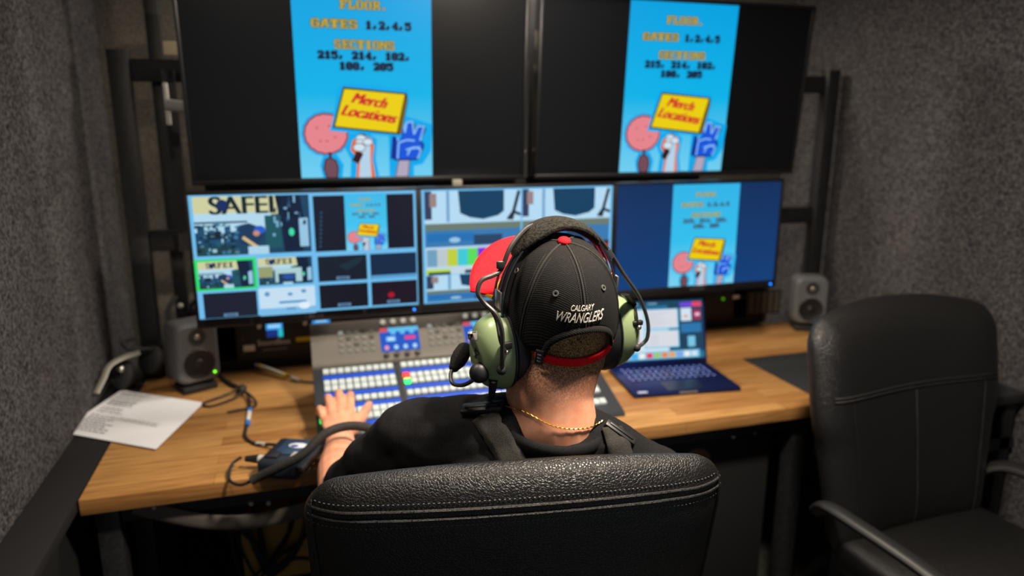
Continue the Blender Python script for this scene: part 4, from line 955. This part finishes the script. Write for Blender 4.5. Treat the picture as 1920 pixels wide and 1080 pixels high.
# microphone
q0 = onshell(903, 697, .004); MB().ball(q0, (.017, .014, .017)).build('boom_pivot', black, H, world=True)
bm_ = [q0, A_(888, 712, -1.0), A_(868, 722, -.985), A_(849, 719, -.965), A_(845, 702, -.95), A_(851, 688, -.94)]
MB().tube(catmull(bm_, 7), .0034, 8).build('boom', cl_, H, world=True)
MB().tube([A_(852, 688, -.94), A_(858, 678, -.935), A_(864, 667, -.93), A_(870, 657, -.925)], [.009, .0135, .0145, .0135], 18, ends=True).build('microphone', noisy(mat('mic_foam', rough=.95, spec=.1), (30, 30, 30), (48, 47, 46), 400, bump=.5), H, world=True)
lo_ = [onshell(925, 712, .0), A_(922, 735, -.985), A_(915, 752, -.975), A_(900, 764, -.97), A_(885, 771, -.965), A_(872, 776, -.96)]
MB().tube(catmull(lo_, 6), .004, 8).build('lead', rubber, H, world=True); MB().tube([lo_[0], A_(922, 742, -.983)], [.0075, .0055], 10).build('strain_relief', rubber, H, world=True)

# ---------------------------------------------------------------- office chairs
def backrest(o, w, z0, z1, thick, taper, head=False):
    m = MB(); n = 72; zc2 = (z0+z1)/2; hh = (z1-z0)/2; out = []
    rc = .055
    for cx, cz, a0 in ((w/2-rc, hh-rc, 0), (-w/2+rc, hh-rc, 90), (-w/2+rc, -hh+rc, 180), (w/2-rc, -hh+rc, 270)):
        for i in range(9): out.append((cx+rc*cos(R(a0+90*i/8)), cz+rc*sin(R(a0+90*i/8))))
        (ex, ez), nx = out[-1], {0: (-w/2+rc, hh), 90: (-w/2, -hh+rc), 180: (w/2-rc, -hh), 270: (w/2, hh-rc)}[a0]
        out += [(ex+(nx[0]-ex)*i/12, ez+(nx[1]-ez)*i/12) for i in range(1, 12)]
    out = [(x_*(taper+(1-taper)*min(1, (z_/hh+1)/2*1.5)), z_+zc2+(.010-.042*abs(x_/(w/2))**2.2 if z_ > 0 else 0)) for x_, z_ in out]
    def pt(x_, z_, dpt):
        # wraps forward at the sides, leans back towards the top
        return (x_, dpt + .045*(x_/(w/2))**2 - (z_-z0)*.16 - .10*max(0, z_-z0-.3)**2, z_)
    lv = [(.0, 1.0), (.18, .992), (.38, .965), (.6, .915), (.8, .84), (.93, .74), (1.0, .58), (1.02, .35), (1.03, .12)]
    rings = []
    def ringf(s_, d_): return m.ring([pt(x_*s_, zc2+(z_-zc2)*(s_ if s_ > .6 else s_), d_) for x_, z_ in out])
    back = [ringf(s_, -thick/2*d_) for d_, s_ in lv]; front = [ringf(s_, thick/2*d_) for d_, s_ in lv[1:]]
    m.skin(list(reversed(back))+front)
    bo_ = m.build('backrest', leather, o, angle=80)
    return bo_, pt
def make_chair(flip):
    o = empty('office_chair', 'black leather office chair', 'chair', group='black office chairs')
    w = .652 if not flip else .648; z0, z1 = .46, (1.092 if not flip else 1.10); th = .13
    bo_, pt = backrest(o, w, z0, z1, th, .80)
    me = bo_.data; B_ = BVHTree.FromPolygons([v_.co.copy() for v_ in me.vertices], [tuple(p.vertices) for p in me.polygons])
    sgn = 1 if not flip else -1       # side that carries the visible seams: back of the chair in front, front of the turned one
    def proj(x_, z_, off=.0012):
        h = B_.ray_cast(V(x_, -1*sgn, z_), V(0, sgn, 0)); return (h[0]+h[1]*off) if h[0] is not None else None
    def seam(f, nm, r_=.0022, mt=leather, dash=False):
        P = [proj(*f(i/60)) for i in range(61)]; P = [p for p in P if p is not None]; m = MB()
        if len(P) < 2: return
        if dash:
            Q = catmull(P, 3)
            for i in range(0, len(Q)-1, 2): m.tube([Q[i], Q[i].lerp(Q[i+1], .7)], r_, 5)
        else: m.tube(P, r_, 8)
        m.build(nm, mt, bo_)
    thr = mat('thread_black', (96, 94, 90), .6)
    if not flip:
        zs = 1.050
        for dz in (0, -.0115): seam(lambda t_, dz=dz: (-.315+.63*t_, zs+dz+.004-.022*(2*t_-1)**2), 'seam', .0026)
        for dz in (.010, -.0215): seam(lambda t_, dz=dz: (-.315+.63*t_, zs+dz+.004-.022*(2*t_-1)**2), 'stitching', .0007, thr, True)
        for sx_ in (-1, 1): seam(lambda t_, sx_=sx_: (sx_*(.310-.05*(t_*1.1)**2), 1.06-.55*t_), 'piping', .0025)
    else:
        seam(lambda t_: (-.29+.58*t_, .895), 'seam', .003); seam(lambda t_: (-.29+.58*t_, .886), 'seam', .003)
        for x_ in (-.235, .0, .235): seam(lambda t_, x_=x_: (x_*(1-.15*t_), .88-.38*t_), 'seam', .0015)
    st = MB(); st.box((0, .27, .47), (.54, .50, .10), bev=.045, seg=4); st.build('seat', leather, o)
    MB().box((0, .25, .40), (.3, .34, .04), bev=.01).build('seat_plate', steel, o)
    MB().cyl((0, .25, .38), (0, .25, .12), .028).build('gas_column', steel, o)
    bs = MB(); 
    for q in range(5):
        a_ = 2*pi*q/5+.3; bs.tube([(0, .25, .12), (.28*cos(a_), .25+.28*sin(a_), .085)], [.032, .018], 10)
    bs.build('base', steel, o)
    for q in range(5):
        a_ = 2*pi*q/5+.3; MB().lathe([(.012, -.02), (.03, -.02), (.03, .02), (.012, .02)], Matrix.Translation((.28*cos(a_), .25+.28*sin(a_), .03)) @ Matrix.Rotation(R(90), 4, 'Y') , 18).build('castor', rubber, o)
    for sx_ in (-1, 1):
        MB().tube(catmull([(sx_*.27, -.02, .57), (sx_*.315, .05, .625), (sx_*.325, .16, .635), (sx_*.325, .34, .63), (sx_*.318, .42, .605), (sx_*.30, .44, .54), (sx_*.27, .40, .47)], 6), .026, 12, flat=(.6, 1)).build('armrest', mat('armrest_pad', (30, 31, 32), .4), o)
    return o
ch1 = make_chair(False); ch1.location = (.583, -1.025, -.012); ch1.rotation_euler = (0, 0, R(-8.5)); ch1['label'] = 'black leather office chair in the foreground with the person sitting in it'
ch2 = make_chair(True); ch2.location = (1.812, -.645, 0); ch2.rotation_euler = (0, 0, R(184)); ch2['label'] = 'empty black leather office chair by the right wall turned away from the desk'

# ---------------------------------------------------------------- things under the desk
o = empty('under_desk_rack', 'dark equipment rack with bright bolts under the right half of desk', 'rack', (1.4, -.2, 0))
MB().box((1.39, -.12, .37), (.5, .36, .6), bev=.004).build('rack_case', blackm, o, world=True)
for x_, z_ in ((1.47, .655), (1.50, .635), (1.545, .665), (1.575, .64), (1.66, .65)): MB().ball((x_, -.305, z_), .006).build('bolt', mat('bright_bolt', (220, 224, 222), .25, .5), o, world=True)
MB().lathe([(.0001, .004), (.04, .004), (.05, 0), (.05, -.02)], Matrix.Translation((1.38, -.302, .56)) @ Matrix.Rotation(R(90), 4, 'X'), 28).build('fan_cover', mat('rust_brown', (96, 58, 34), .7), o, world=True)
MB().box((1.36, -.303, .47), (.14, .006, .02)).build('shelf_edge', mat('rust_brown'), o, world=True)
o = empty('cable_tray', 'grey strap of the cable tray sagging under the desk front edge', 'tray', (.2, -.36, .65))
MB().tube(catmull([(-.13, -.36, .70), (0, -.36, .64), (.12, -.36, .618), (.26, -.36, .63), (.42, -.36, .66), (.55, -.36, .69)], 6), .02, 10, flat=(1, .25)).build('strap', mat('strap_dull', (88, 82, 76), .8), o, world=True)
for p in ((-.10, -.352, .665), (-.09, -.36, .69), (.12, -.35, .66), (.16, -.35, .655)): MB().ball(p, .006).build('bolt', zinc, o, world=True)
o = empty('cardboard_box', 'open tan box behind a cable tangle under the desk left of the chair', 'box', (.15, .0, .3))
MB().box((.16, .0, .36), (.2, .15, .2), bev=.004).build('carton', mat('tan_card', (190, 150, 80), .85), o, world=True)
MB().box((.16, .0, .13), (.34, .3, .26)).build('stand', blackm, o, world=True)
random.seed(9)
o = empty('cable_tangle', 'tangle of black cables hanging before the tan box under the desk', 'cable', (.15, -.1, .4))
for q in range(7):
    y_ = -.10-.008*q; a_, b2 = random.uniform(.02, .12), random.uniform(.18, .32)
    MB().tube(catmull([(a_, y_, .64), (a_+random.uniform(-.03, .03), y_, .5), (a_+.03, y_, random.uniform(.30, .42)), ((a_+b2)/2, y_, random.uniform(.3, .42)), (b2, y_, random.uniform(.36, .46)), (b2+.03, y_, .62)], 6), random.uniform(.004, .008), 8).build('cable_loop', rubber, o, world=True)
